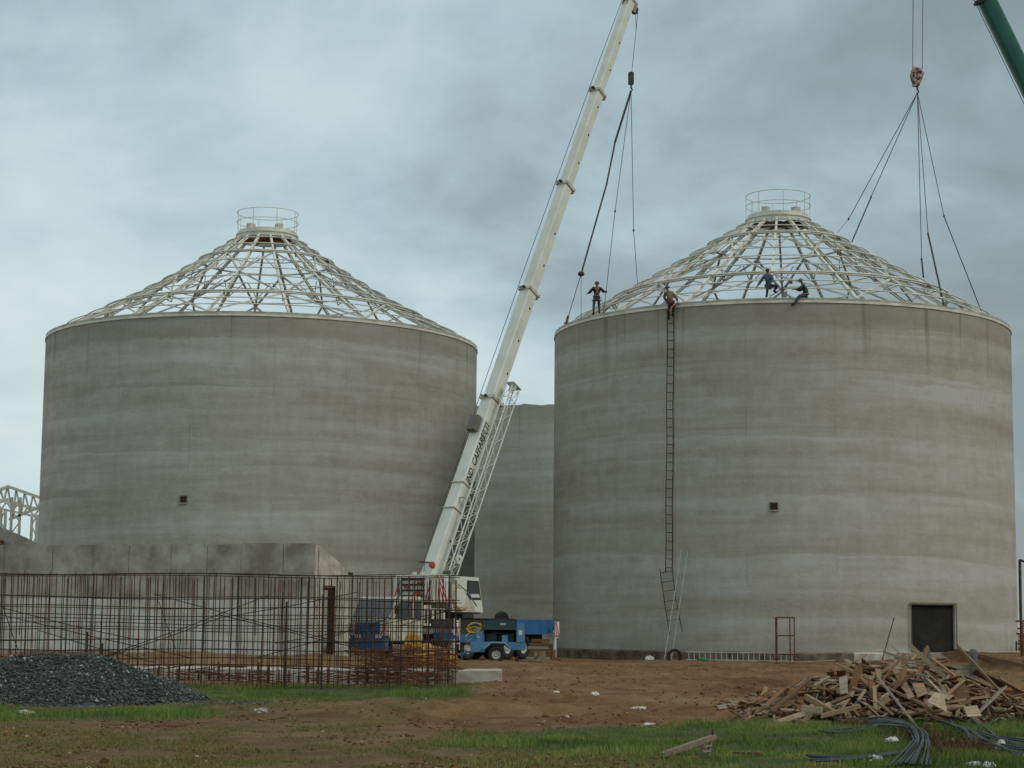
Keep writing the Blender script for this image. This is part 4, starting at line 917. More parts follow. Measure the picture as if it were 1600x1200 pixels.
# man at the top of the ladder
lad = front_hit(RX, RY, RAD+.22, 1048, 500)
T2, V2 = person('man in tan jacket and blue cap climbing the top of the rusty ladder', Vector((lad.x, lad.y, at(1048, 500, lad.y).z)), dict(
    pelvis=(.02, -.14, .93), waist=(-.02, -.14, 1.1), chest=(-.1, -.06, 1.33), neck=(-.14, .0, 1.52), head=(-.17, .0, 1.66),
    l_sh=(-.28, -.04, 1.42), l_el=(-.34, .0, 1.16), l_ha=(-.22, .18, 1.02), r_sh=(.08, -.06, 1.42), r_el=(.27, -.1, 1.18), r_ha=(.38, .08, .98),
    l_hip=(-.07, -.12, .88), l_kn=(-.1, -.16, .5), l_an=(-.09, -.03, .1), l_to=(-.09, .1, .07), r_hip=(.12, -.12, .88), r_kn=(.13, -.22, .62), r_an=(.11, -.03, .28), r_to=(.11, .1, .25)),
    TAN, DGREY, BOOT, 'cap', BLUH, Vector((-.95, .25, -.1)))
st = MB(); st.tube([(.3, -.2, .92), (.1, -.33, .72), (-.08, -.28, .42)], .03, 6).build('orange_strap', ORNG, T2)
MB().tube([(-.22, -.22, 1.12), (-.16, -.28, .95), (-.12, -.26, .8)], [.04, .09, .05], 8).build('red_brown_bag', mat('red_brown_cloth', (.14, .035, .016), .9), T2)
# man crouched on the rim, one knee up, right leg swung out
f3 = front_hit(RX, RY, RAD-.12, 1200, 463); f3.z = ZT_R
T3, V3 = person('bareheaded man in denim shirt perched on the rim with one knee raised sideways', f3, dict(
    pelvis=(.03, 0, .66), waist=(.02, -.05, .82), chest=(.0, -.08, 1.05), neck=(-.03, -.08, 1.25), head=(-.03, -.12, 1.40),
    l_sh=(-.2, -.06, 1.14), l_el=(-.38, -.05, .86), l_ha=(-.56, -.05, .62), r_sh=(.19, -.08, 1.14), r_el=(.22, -.22, .88), r_ha=(.05, -.3, .74),
    l_hip=(-.07, 0, .6), l_kn=(-.06, -.28, .46), l_an=(-.08, -.1, .1), l_to=(-.12, -.24, .06), r_hip=(.13, 0, .62), r_kn=(.5, -.14, .68), r_an=(.32, .12, .38), r_to=(.46, .1, .34)),
    DENIM, JEAN, BOOT, None, None, Vector((.35, -1, -.15)), hair=HAIR)
# man sitting on the rim, legs over the wall
f4 = front_hit(RX, RY, RAD-.1, 1257, 466); f4.z = ZT_R
T4, V4 = person('man with green helmet sitting on the rim, legs hanging over the concrete wall', f4, dict(
    pelvis=(.06, .04, .14), waist=(.08, -.0, .3), chest=(.02, -.04, .53), neck=(-.1, -.06, .72), head=(-.18, -.09, .85),
    l_sh=(-.1, -.18, .62), l_el=(-.3, -.24, .42), l_ha=(-.52, -.18, .42), r_sh=(.02, .12, .62), r_el=(-.2, .1, .4), r_ha=(-.46, .0, .44),
    l_hip=(.0, -.05, .12), l_kn=(-.34, -.28, .04), l_an=(-.55, -.26, -.38), l_to=(-.7, -.3, -.44), r_hip=(.06, .06, .12), r_kn=(-.28, -.22, .1), r_an=(-.5, -.24, -.3), r_to=(-.64, -.3, -.36)),
    GSH, JEAN, BOOT, 'helmet', GRNH, Vector((-1, -.25, -.2)))
MB().tube([(.06+.17*math.cos(a), .02+.16*math.sin(a), .2) for a in np.linspace(0, 2*math.pi, 17)[:-1]], .035, 6, closed=True).build('tool_belt', HARN, T4)
Yt = f3.y+.1
T = thing('crowbar', 'long bar with a red knob leaning between the two seated workers', 'tool', at(1204, 463, Yt))
MB().tube([at(1204, 463, Yt), at(1234, 442, Yt)], .022, 6).build('shaft', DARK, T, world=True); MB().ell(tuple(at(1236, 441, Yt)), (.09, .09, .1), 10, 6).build('red_knob', mat('knob_red', (.25, .05, .04), .6), T, world=True)
T = thing('canvas_bucket', 'small grey bucket on the rim beside the man with green helmet', 'bucket', at(1226, 464, Yt))
MB().ring((0, 0, 0), [(.001, 0), (.11, 0), (.14, .26), (.125, .26), (.1, .03), (.001, .03)], 16).build('bucket_body', mat('grey_canvas', (.28, .31, .29), .8), T); MB().tube([(-.13, 0, .26), (-.08, 0, .4), (.08, 0, .4), (.13, 0, .26)], .012, 5).build('handle', DARK, T)

# ------------------------------------------------------------------ ladders, rack, tyre at the foot of the right silo
def ladder(name, label, A, B, w, n, m_, r=.022, sd=None, rung_r=.014, bow=0., cat='ladder', ext=0):
    T = thing(name, label, cat, A); a = B-A; L_ = a.length; s_ = (sd or Vector((1, 0, 0))).normalized()*w/2
    k = 8
    for sg in (-1, 1): MB().tube([A.lerp(B, i/k)+s_*sg+Vector((bow*math.sin(i*2.1+sg*.3), 0, 0)) for i in range(k+1)], r, 6).build('rail', m_, T, world=True)
    pr = None
    for i in range(n):
        t_ = (i+.5)/n; c = A.lerp(B, t_)+Vector((bow*math.sin(t_*k*2.1), 0, 0))
        if pr is None: pr = MB().tube([c-s_*(1+ext), c+s_*(1+ext)], rung_r, 6).build('rung', m_, T, world=True); c0 = c
        else: share(pr, 'rung', T, Matrix.Translation(c-c0))
    return T
p_t = front_hit(RX, RY, RAD+.18, 1048, 498); p_b = front_hit(RX, RY, RAD+.16, 1045, 894)
tz = at(1049, 485, p_t.y).z
ladder('rusty_ladder', 'tall rusty steel ladder hanging down the wall of the right silo', Vector((p_b.x, p_b.y, p_b.z)), Vector((p_t.x, p_t.y, tz)), .33, 30, mat('ladder_rust', (.13, .06, .035), .9, .5, 3, col2=(.035, .022, .016)), .024, rung_r=.018, bow=.02, ext=.15)
a_ = front_hit(RX, RY, RAD+.25, 1056, 985); b_ = front_hit(RX, RY, RAD+.2, 1042, 888)
T = thing('bent_ladder', 'short rusty ladder section with splayed rails under the tall rusty ladder', 'ladder', a_)
def wp(px, py, off=.25): return front_hit(RX, RY, RAD+off, px, py)
MB().tube([wp(1031, 889), wp(1036, 925), wp(1042, 965), wp(1046, 990)], .022, 6).build('rail', RUST, T, world=True); MB().tube([wp(1050, 893), wp(1056, 935), wp(1066, 987)], .022, 6).build('rail', RUST, T, world=True)
for i, (xa, xb, y) in enumerate(((1033, 1051, 894), (1034, 1053, 909), (1037, 1055, 923), (1039, 1057, 939), (1041, 1060, 953), (1044, 1063, 969))): MB().tube([wp(xa, y+1), wp(xb, y-2)], .016, 6).build('rung', RUST, T, world=True)
A = gpt(1044, 1024); B = wp(1070, 858, .1); A.y = min(A.y, B.y-1.6); A = at(1044, 1024, B.y-2.0); A.z = gz(A.x, A.y)
ladder('aluminium_ladder', 'thin aluminium ladder leaning against the silo wall beside the rusty ladders', A+Vector((-.02, 0, 0)), B, .34, 13, ALU, .02, rung_r=.012)
Yl = 94.2; la = at(1072, 1024, Yl); lb = at(1242, 1026, Yl)
zl = gz(la.x, Yl)+.04
T = ladder('long_ladder', 'long aluminium ladder lying on its side along the foot of the right silo', Vector((la.x, Yl, zl+.22)), Vector((lb.x, Yl+.1, zl+.2)), .38, 20, ALU, .026, sd=Vector((0, .25, 1)), rung_r=.02)
T = thing('tyre', 'old black tyre standing behind the foot of the aluminium ladder', 'tyre', (gx(1054, 95.2), 95.2, gz(gx(1054, 95.2), 95.2)-.12))
MB().ring((0, 0, .3), [(.24, -.1), (.33, -.11), (.37, -.08), (.38, 0), (.37, .08), (.33, .11), (.24, .1)], 28, 'Y').build('tyre_ring', BLACK, T, smooth=True)
for i, (xa, xb, y, Y, m_, w) in enumerate(((1118, 1335, 1029.5, 93.4, 1, .12), (1183, 1325, 1027.5, 92.8, 0, .1), (1240, 1305, 1016, 94.9, 4, .1), (1240, 1262, 1022, 93.9, 4, .09))):
    a = at(xa, y, Y); b = at(xb, y+(8 if i == 3 else 1), Y); a.z = gz(a.x, Y)+.04+.05*(i % 2); b.z = gz(b.x, Y)+.04+(.12 if i == 2 else 0)
    tag(MB().bar(a, b, w, .05).build('plank', WOODS[m_], loc=tuple(a)), ['long dark plank lying flat in front of the long ladder', 'long pale plank on the ground below the rusty rack', 'narrow pale batten lying along the ledge right of the rack', 'short pale batten at the right end of the long ladder'][i], 'plank')
Yr = 93.0; xl, xr = gx(1212, Yr), gx(1241, Yr); z0 = gz(xl, Yr)
T = thing('rusty_rack', 'tall rusty steel frame rack standing against the foot of the right silo', 'rack', ((xl+xr)/2, Yr, z0)); hgt = at(1225, 964, Yr).z-z0; w = xr-xl
for sx in (-1, 1):
    for y in (0, .55): MB().bar((sx*(w/2-.13*(y > 0)), y, 0), (sx*(w/2-.13*(y > 0)), y, hgt), .055, .055).build('post', RUST, T)
for z in (hgt-.03, hgt*.60, hgt*.2): MB().bar((-w/2, 0, z), (w/2, 0, z), .06, .06).bar((-w/2+.13, .55, z), (w/2-.13, .55, z), .06, .06).bar((-w/2, 0, z), (-w/2+.13, .55, z), .05, .05).bar((w/2, 0, z), (w/2-.13, .55, z), .05, .05).build('shelf_frame', RUST, T)
def blob(name, label, cat, c, r, m_, seed=0, amp=.25, n=14):
    bm = bmesh.new(); bmesh.ops.create_icosphere(bm, subdivisions=3, radius=1); rr = random.Random(seed); ph = [rr.uniform(0, 6) for _ in range(6)]
    for v in bm.verts:
        k = 1+amp*(math.sin(v.co.x*4+ph[0])*math.sin(v.co.y*5+ph[1])+.6*math.sin(v.co.z*7+ph[2]+v.co.x*6)*math.sin(v.co.y*9+ph[3]))
        v.co = Vector((v.co.x*r[0]*k, v.co.y*r[1]*k, max(v.co.z*k, -.35)*r[2]+r[2]*.3))
    me_ = bpy.data.meshes.new(name); bm.to_mesh(me_); bm.free(); me_.materials.append(m_); o = bpy.data.objects.new(name, me_); COL.objects.link(o); o.location = c
    if label: tag(o, label, cat)
    return o
gc = Vector((gx(1098, 94), 94.0, gz(gx(1098, 94), 94)+.02)); blob('green_bag', 'crumpled bright green bag under the long ladder', 'bag', gc, (.26, .15, .11), mat('bag_green', (.02, .2, .08), .6), 4)
T = thing('leaning_rod', 'thin dark steel rod leaning up out of the lumber pile against the silo', 'rod', gpt(1376, 1045)); a = at(1376, 1040, 84.5); a.z = gz(a.x, 84.5); MB().tube([a, at(1397, 965, 92)], .025, 6).build('rod_shaft', RUSTD, T, world=True)

# ------------------------------------------------------------------ doorway platform, posts, right-hand bits
Yd = 90.5
T = thing('door_platform', 'pale plank landing in front of the dark doorway of the right silo', 'platform', (gx(1455, Yd), Yd, 0))
z_ = .52
for i in range(6):
    xa, xb = gx(1412+i*2, Yd-i*.55), gx(1497+i*1.2, Yd-i*.55)
    MB().box(((xa+xb)/2, Yd+1.6-i*.5, z_-.03*i), (xb-xa, .46, .06), Matrix.Rotation(.01*(i % 3-1), 3, 'Z')).build('board', WOODS[4] if i % 2 else WOODS[1], T, world=True)
MB().span((gx(1415, Yd), Yd-1.1, -.1), (gx(1490, Yd), Yd+1.6, .34)).build('platform_fill', WOODS[2], T, world=True)
MB().bar(at(1492, 1016, 90), at(1600, 1040, 76), .12, .16).build('bank_shade_bar', WOODS[2], T, world=True)  # dark bar stands in for the shaded side of the earth bank
Yp = 62.
T = thing('timber_barrier', 'weathered grey barrier of horizontal boards between two round topped posts behind the lumber pile', 'barrier', (gx(1485, Yp), Yp, 0))
for px, yt, w in ((1447, 1012, 11), (1520, 1014, 12)):
    x, zt_ = gx(px, Yp), at(px, yt, Yp).z; r = w/2*Yp/FPX*1.05
    MB().tube([(x, Yp, -.1), (x, Yp, zt_-.1), (x, Yp, zt_-.03), (x, Yp, zt_)], [r, r, r*.8, r*.35], 12).build('post', mat('grey_post', (.15, .16, .15), .9, .4, 4), T, world=True)
for i, (y, h) in enumerate(((1043, .16), (1052, .15), (1059, .12))): c = at(1484, y, Yp+.14); MB().box(tuple(c), (gx(1528, Yp)-gx(1440, Yp), .05, h)).build('board', WOODS[1] if i != 1 else WOODS[4], T, world=True)
Yq = 88.; x = gx(1596, Yq)
T = thing('rusty_pole', 'tall rusty pole with a short top arm at the right edge beside the silo', 'pole', (x, Yq, gz(x, Yq)))
zt_ = at(1594, 874, Yq).z-gz(x, Yq); MB().tube([(0, 0, 0), (-.02, 0, zt_*.5), (0, 0, zt_)], .07, 8).build('pole_shaft', RUST, T); MB().tube([(0, 0, zt_-.02), (.5, 0, zt_-.22), (1.4, .1, zt_-.25)], .05, 6).build('top_arm', RUSTD, T)
T = thing('formwork_stack', 'stack of orange brown formwork panels at the far right edge behind the rusty pole', 'panel stack', (gx(1625, 96), 96, .45))
for i in range(14): MB().box((.1*math.sin(i*2.3), .1*math.cos(i*3.1), .06+.125*i), (1.7+.2*math.sin(i*5), 1.6, .09)).build('panel', WOODS[3] if i % 3 else WOODS[4], T)
T = thing('stub_post', 'tiny dark stub standing on the silo ledge at its right edge', 'stub', (wp(1588, 1010, .25))); MB().bar((0, 0, -.25), (0, 0, .28), .07, .07).build('stub_shaft', DARK, T)

# ------------------------------------------------------------------ compressor trailer and its surroundings
Yc = 86.5; x0 = gx(719, Yc); zc0 = gz(gx(776, Yc), Yc)
T = thing('towed_compressor', 'small blue towed compressor with open engine bay parked in front of the crane', 'trailer', (gx(776, Yc), Yc, zc0))
def cx(px): return (px-776)*Yc/FPX
def cz(py): return at(776, py, Yc).z-zc0
fr = MB(); D = 1.25
fr.prism([(cx(736), cz(1019)), (cx(736), cz(1003)), (cx(758), cz(1003)), (cx(821), cz(1003)), (cx(821), cz(1015)), (cx(797), cz(1015)), (cx(788), cz(1008)), (cx(768), cz(1008)), (cx(757), cz(1019))], D, Matrix.Translation((0, 0, 0))); fr.build('lower_body', BLUEC, T)
fnd = MB(); fnd.prism([(cx(757), cz(1015)), (cx(768), cz(1005)), (cx(788), cz(1005)), (cx(797), cz(1013)), (cx(797), cz(1011)), (cx(789), cz(1002.5)), (cx(767), cz(1002.5)), (cx(755), cz(1013))], .3, Matrix.Translation((0, -.28, 0))); fnd.build('mudguard', mat('pale_blue_guard', (.2, .34, .46), .5), T)
MB().prism([(cx(744), cz(1003)), (cx(744), cz(982)), (cx(756), cz(984)), (cx(756), cz(1003))], D, Matrix.Translation((0, .003, 0))).build('left_post', BLUEC, T)
MB().prism([(cx(807), cz(1003)), (cx(807), cz(973)), (cx(819), cz(973)), (cx(820), cz(1003))], D+.1, Matrix.Translation((0, -.03, 0))).build('right_post', BLUEC, T)
ld = MB(); ld.prism([(cx(752), cz(984)), (cx(757), cz(970)), (cx(806), cz(969)), (cx(806.5), cz(984))], D+.06, Matrix.Translation((0, -.05, 0))); ldo = ld.build('canopy', TEAL, T)
MB().box((cx(786), -.055, cz(975)), (.26, .01, .1)).build('badge', mat('badge_grey', (.4, .42, .4), .5), ldo)
MB().span((cx(757), D-.05, cz(1003)), (cx(806), D, cz(984))).build('rear_panel', DARK, T)
eng = MB(); eng.box((cx(768), .5, cz(997)), (.5, .6, .38)).box((cx(793), .45, cz(997)), (.55, .6, .42)).disc((cx(781), .4, cz(1000)), .12, .3, 12); eng.tube([(cx(763), .3, cz(1000)), (cx(770), .2, cz(988)), (cx(785), .2, cz(990)), (cx(800), .3, cz(1000))], .04, 8); eng.ring((cx(770), .12, cz(995)), [(.02, 0), (.15, 0), (.15, .05), (.02, .05)], 18, 'Y'); eng.build('engine', DARK, T)
MB().box((cx(789), .05, cz(998)), (.26, .12, .3)).build('battery_box', BLUEC, T)
MB().box((cx(813), -.035, cz(988)), (.16, .01, .2)).build('label_plate', WHITE, T); MB().box((cx(748), -.01, cz(996)), (.07, .02, .07)).build('reflector', WHITE, T)
for y in (-.12, D-.15):
    w = MB().ring((0, y, .38), [(.2, -.1), (.32, -.11), (.38, -.07), (.385, 0), (.38, .07), (.32, .11), (.2, .1)], 28, 'Y').build('wheel', BLACK, T, smooth=True)
    MB().ring((0, y, .38), [(.02, -.06), (.08, -.08), (.1, -.04), (.16, -.05), (.2, -.1), (.23, -.1), (.23, .08), (.02, .08)], 24, 'Y').build('rim', mat('steel_rim', (.45, .44, .4), .5, .3, 5), w)
MB().bar((cx(738), .6, .5), (cx(716), .6, .35), .1, .1).bar((cx(722), .6, .35), (cx(722), .6, 0), .06, .06).build('drawbar', BLUEC, T)
hs = MB(); rr = random.Random(3)
pts = []
for i in range(40): a = i*.8; pts.append((cx(742)+.30*math.cos(a)*(1+.3*math.sin(i)), .1+.1*math.sin(a*.7), cz(983)+.18*math.sin(a)+.1*math.cos(i*.37)))
hs.tube(pts, .03, 5); hs.tube([(cx(735), 0, cz(988)), (cx(728), -.05, cz(995)), (cx(730), 0, cz(1003)), (cx(738), 0, cz(998))], .025, 5); hs.build('yellow_hose', mat('hose_yellow', (.5, .34, .05), .6), T)
T = thing('timber_stack', 'low stack of brown timber baulks under the rear end of the cream crane', 'timber stack', (gx(843, 93.5), 93.5, gz(gx(843, 93.5), 93.5)))
for i in range(6): MB().box((.05*(i % 3-1), 0, .14+i*.17), (1.15-.05*i, .7, .14), Matrix.Rotation(.03*(i % 3-1), 3, 'Z')).build('baulk', WOODS[2] if i % 3 else WOODS[1], T)
b_ = blob('yellow_tarpaulin', 'crumpled dark yellow sheet heaped behind the rebar at the right end of the cage', 'tarpaulin', (gx(662, 80), 80, gz(gx(662, 80), 80)), (1.15, .6, .62), YEL, 8, .3)
blob('yellow_bundle', 'small round yellow bundle on top of the crumpled yellow sheet', 'bundle', (gx(645, 79.6), 79.6, .75), (.35, .3, .42), YEL, 2, .2)
T = thing('rubble_boards', 'small broken boards and brown blocks lying behind the compressor wheel', 'debris', (gx(845, 88), 88, 0)); rr = random.Random(9)
for i, (px, h, m_) in enumerate(((808, .3, 2), (821, .15, 0), (837, .42, 4), (849, .5, 0), (866, .6, 3), (872, .25, 2))):
    x = gx(px, 88); z = gz(x, 88); MB().box((x, 88+.1*i % .3, z+h/2-.03), (.16+.12*(i % 2), .14, h), Matrix.Rotation(.2*(i % 3-1), 3, 'Y')).build('block', WOODS[m_], T, world=True)
MB().bar((gx(830, 88), 87.8, .1), (gx(875, 88), 88, .06), .14, .05).build('board', WOODS[0], T, world=True)

# ------------------------------------------------------------------ gravel heap
def heap(x, y):                                            # height of the gravel heap above the ground
    a = ((x-(-9.1))/np.where(x > -9.1, 2.85, 5.2))**2+((y-40.6)/2.5)**2
    b = ((x-(-12.6))/3.6)**2+((y-41)/2.4)**2
    h = 1.12*np.maximum(0, 1-np.sqrt(a))**.92*1.0
    h = np.minimum(h, .93)
    return np.maximum(h, .55*np.maximum(0, 1-np.sqrt(b)))
hx = np.linspace(-17, -5, 90); hy = np.linspace(37.4, 44, 60); HX, HY = np.meshgrid(hx, hy)
HZ = heap(HX, HY)+(fbm(HX*2.2, HY*2.2, 3, 50)-.5)*.16*(heap(HX, HY) > .02)+height(HX, HY)-.03
GRAV = mat('gravel_stone', (.115, .135, .135), .9, .55, 9, col2=(.03, .036, .038))
vv = [np.stack([HX, HY, HZ], -1).reshape(-1, 3)]; nH = HX.size; w_ = len(hx)
ff = [[(i*w_+j, i*w_+j+1, (i+1)*w_+j+1, (i+1)*w_+j) for i in range(len(hy)-1) for j in range(w_-1)]]
ico = []; bm = bmesh.new(); bmesh.ops.create_icosphere(bm, subdivisions=1, radius=1); ICV = np.array([v.co[:] for v in bm.verts]); ICF = np.array([[v.index for v in f.verts] for f in bm.faces]); bm.free()
OCT = np.array([(1, 0, 0), (-1, 0, 0), (0, 1, 0), (0, -1, 0), (0, 0, 1), (0, 0, -1)], float); OCF = np.array([(0, 2, 4), (2, 1, 4), (1, 3, 4), (3, 0, 4), (2, 0, 5), (1, 2, 5), (3, 1, 5), (0, 3, 5)])
def scatter(name, X, Y, Z, size, m_, flat=.7, vb=OCT, fb=OCF, extra=None, seed=1):
    r_ = np.random.default_rng(seed); n = len(X); sc = size[:, None]*r_.uniform(.55, 1.3, (n, 3)); sc[:, 2] *= flat
    V = vb[None]*sc[:, None, :]*r_.uniform(.75, 1.2, (n, len(vb), 1)); a = r_.uniform(0, 6.28, n); b_ = r_.uniform(-.8, .8, n)
    ca, sa, cb, sb = np.cos(a)[:, None], np.sin(a)[:, None], np.cos(b_)[:, None], np.sin(b_)[:, None]
    x, y, z = V[..., 0], V[..., 1], V[..., 2]; y, z = y*cb-z*sb, y*sb+z*cb; x, y = x*ca-y*sa, x*sa+y*ca
    P = np.stack([x+X[:, None], y+Y[:, None], z+Z[:, None]], -1).reshape(-1, 3); F = (fb[None]+(np.arange(n)*len(vb))[:, None, None]).reshape(-1, 3)
    return P, F
def npmesh(name, P, F, mats, k=3, smooth=False, attr=None, mi=None):
    me_ = bpy.data.meshes.new(name); me_.vertices.add(len(P)); me_.vertices.foreach_set('co', P.ravel().astype(np.float32)); me_.loops.add(F.size); me_.loops.foreach_set('vertex_index', F.ravel().astype(np.int32))
    me_.polygons.add(len(F)); me_.polygons.foreach_set('loop_start', (np.arange(len(F))*k).astype(np.int32)); me_.polygons.foreach_set('loop_total', np.full(len(F), k, np.int32))
    if mi is not None: me_.polygons.foreach_set('material_index', mi.astype(np.int32))
    me_.update(calc_edges=True)
    for q in mats: me_.materials.append(q)
    if attr is not None: a = me_.attributes.new('tint', 'FLOAT', 'POINT'); a.data.foreach_set('value', attr.astype(np.float32))
    if smooth: me_.polygons.foreach_set('use_smooth', [True]*len(F))
    o = bpy.data.objects.new(name, me_); COL.objects.link(o); return o
# stones carry a per-stone shade
def tint_mat(name, stops, rough=.9, spec=.2, trans=0):
    m_, t, b = base(name); a = nd(t, 'ShaderNodeAttribute', attribute_name='tint'); r = ramp(t, stops); t.links.new(a.outputs['Fac'], r.inputs[0]); t.links.new(r.outputs[0], b.inputs['Base Color'])
    b.inputs['Roughness'].default_value = rough; b.inputs['Specular IOR Level'].default_value = spec
    if trans:
        tr = t.nodes.new('ShaderNodeBsdfTranslucent'); t.links.new(r.outputs[0], tr.inputs[0]); mx_ = t.nodes.new('ShaderNodeMixShader'); mx_.inputs[0].default_value = trans
        t.links.new(b.outputs[0], mx_.inputs[1]); t.links.new(tr.outputs[0], mx_.inputs[2]); t.links.new(mx_.outputs[0], t.nodes['Material Output'].inputs[0])
    return m_
n = 64000; X = rng.uniform(-16.5, -4.6, n); Y = rng.uniform(37.6, 43.6, n); Hh = heap(X, Y); edge_ = rng.random(n) < np.clip(Hh*9, .0, 1)+.22*np.exp(-((X+5.6)/.9)**2-((Y-39.4)/1.0)**2)
X, Y, Hh = X[edge_], Y[edge_], Hh[edge_]; Zs = Hh+(fbm(X*2.2, Y*2.2, 3, 50)-.5)*.16*(Hh > .02)+height(X, Y)
sz = rng.lognormal(-3.85, .42, len(X)).clip(.008, .09)
P, F = scatter('g', X, Y, Zs, sz, GRAV, .75, seed=3); tint = np.repeat(np.clip(rng.beta(2.2, 3.2, len(X))+.5*(rng.random(len(X)) < .025), 0, 1), 6)
STN = tint_mat('gravel_pieces', [(0, (.02, .024, .024)), (.4, (.055, .064, .061)), (.75, (.125, .137, .128)), (1, (.42, .42, .38))])
base_P = vv[0]; quads = np.array(ff[0])
tq = np.concatenate([quads[:, [0, 1, 2]], quads[:, [0, 2, 3]]])
hmask = heap(HX, HY).ravel() > 0; tq = tq[hmask[tq].any(1)]
PP = np.concatenate([base_P, P]); FF = np.concatenate([tq, F+len(base_P)]); mi = np.concatenate([np.zeros(len(tq)), np.ones(len(F))])
tag(npmesh('gravel_heap', PP, FF, [GRAV, STN], attr=np.concatenate([np.zeros(len(base_P)), tint]), mi=mi), 'heap of dark blue grey crushed stone in front of the rebar cage at the left', 'gravel heap', kind='stuff')

# ------------------------------------------------------------------ lumber pile
PXs = np.array([3.7, 4.3, 5.0, 5.6, 6.3, 7.0, 7.6, 8.2, 8.8, 9.6, 10.6, 12.2]); PHs = np.array([.0, .14, .42, .78, .98, 1.06, 1.0, .76, .48, .28, .14, .04])
def pile(x, y): return np.interp(x, PXs, PHs)*np.maximum(0, 1-((y-35.2)/2.0)**2)**.8
LBL = 'broken rough plank lying loose in the tangled lumber pile'
unit = []
for m_ in range(5):
    for kind_ in range(2):
        mb = MB()
        if kind_ == 0: mb.box((0, 0, 0), (1, 1, 1))
        else:
            for sx, sg in ((0, 1),): mb.add([(-.5, -.5, -.5), (.5, -.38, -.5), (.42, .5, -.5), (-.5, .46, -.5), (-.5, -.5, .5), (.47, -.42, .5), (.5, .5, .5), (-.46, .5, .5)], [(0, 1, 2, 3), (4, 7, 6, 5), (0, 4, 5, 1), (1, 5, 6, 2), (2, 6, 7, 3), (3, 7, 4, 0)])
        o = mb.build('plank', WOODS[m_]); unit.append(o.data); bpy.data.objects.remove(o)
rr = random.Random(21)
def plank(x, y, z, L_, w, h, yaw, pitch, roll, m_, label=LBL, group='planks heaped in the lumber pile', name='plank', k=None):
    o = bpy.data.objects.new(name, unit[m_*2+(rr.random() < .6 if k is None else k)]); COL.objects.link(o)
    o.matrix_world = Matrix.Translation((x, y, z)) @ Matrix.Rotation(yaw, 4, 'Z') @ Matrix.Rotation(pitch, 4, 'Y') @ Matrix.Rotation(roll, 4, 'X') @ Matrix.Diagonal((L_, w, h, 1))
    return tag(o, label, 'plank' if name == 'plank' else name.replace('_', ' '), group)
wts = [0, 0, 0, 4, 4, 3, 3, 2, 1, 1]
cnt = 0
while cnt < 285:
    x = rr.uniform(3.6, 12.0) if rr.random() < .35 else rr.gauss(6.6, 1.4); y = 35.2+rr.uniform(-1.95, 1.2)
    h_ = float(pile(np.array([x]), np.array([y]))[0])
    if h_ < .03 or x < 4.25: continue
    z = gz(x, y)+max(.04, h_*rr.uniform(.72, 1.0)); L_ = rr.choice((.3, .4, .5, .55, .6, .75, .85, 1.1, 1.5)); w = rr.choice((.035, .05, .06, .08, .1, .13, .17))
    if x > 8.6: L_ *= 1.35; yaw = rr.gauss(-.15, .35)
    else: yaw = rr.uniform(-math.pi/2, math.pi/2)
    gx_ = float((pile(np.array([x+.2*math.cos(yaw)]), np.array([y+.2*math.sin(yaw)]))-pile(np.array([x-.2*math.cos(yaw)]), np.array([y-.2*math.sin(yaw)])))[0])/.4
    pitch = -math.atan(gx_)+rr.gauss(0, .3 if h_ > .2 else .08)
    z = max(z, gz(x, y)+abs(math.sin(pitch))*L_/2*.75)
    mi_ = rr.choice(wts); tone = ('light brown', 'greyish', 'dark brown', 'orange brown', 'pale')[mi_]; szn = 'long thin' if L_ > .7 and w < .07 else 'long' if L_ > .65 else 'short wide' if w > .07 else 'short narrow'
    wh = 'at the left end' if x < 5.2 else 'on the top' if h_ > .8 and z-gz(x, y) > .7 else 'at the foot' if y < 34.1 and x < 8.4 else 'in the middle' if x < 7.6 else 'on the right slope' if x < 9 else 'in the low right tail'
    plank(x, y, z, L_, w, rr.choice((.018, .022, .03, .045)), yaw, pitch, rr.gauss(0, .5), mi_, f'{szn} {tone} plank lying loose {wh} of the lumber pile', f'{szn} {tone} planks {wh} of the pile'); cnt += 1
sp = MB(); sp_m = []
for i in range(2100):
    x = rr.gauss(6.8, 1.9) if rr.random() < .8 else rr.uniform(3.4, 11.5); y = 35.2+rr.uniform(-2.2, 1.6); h_ = float(pile(np.array([x]), np.array([y]))[0])
    if x < 4.05 or (h_ <= 0.0 and rr.random() < .85): continue
    z = gz(x, y)+.02+h_*rr.uniform(.0, .86); yaw = rr.uniform(0, 3.14); L_ = rr.uniform(.1, .6)
    sp.cur = rr.choice((0, 1, 2, 2, 2, 3, 1)); sp.box((x, y, z), (L_, rr.uniform(.03, .12), rr.uniform(.015, .03)), (Matrix.Rotation(yaw, 3, 'Z') @ Matrix.Rotation(rr.gauss(0, .35), 3, 'Y') @ Matrix.Rotation(rr.gauss(0, .5), 3, 'X')))
tag(sp.build('splinters', WOODS), 'splinters and offcuts filling the inside of the tangled lumber pile', 'splinters', kind='stuff')
def pl_px(px0, py0, px1, py1, Y0, Y1, w, h, m_, label, name='plank', roll=0., face=None):
    a, b = at(px0, py0, Y0), at(px1, py1, Y1); d = b-a; yaw = math.atan2(d.y, d.x); pitch = -math.atan2(d.z, math.hypot(d.x, d.y)); c = (a+b)/2
    return plank(c.x, c.y, c.z, d.length, w, h, yaw, pitch, roll, m_, label, None, name, 1)
pl_px(1303, 1036, 1445, 1102, 34.6, 33.4, .05, .04, 0, 'long thin stick lying diagonally across the front of the lumber pile')
pl_px(1383, 1115, 1352, 1102, 33.3, 33.4, .1, .03, 3, 'orange brown plank poking out low at the front of the lumber pile')
pl_px(1258, 1088, 1302, 1113, 33.4, 33.1, .11, .09, 0, 'thick square timber slanting down at the left front of the lumber pile')
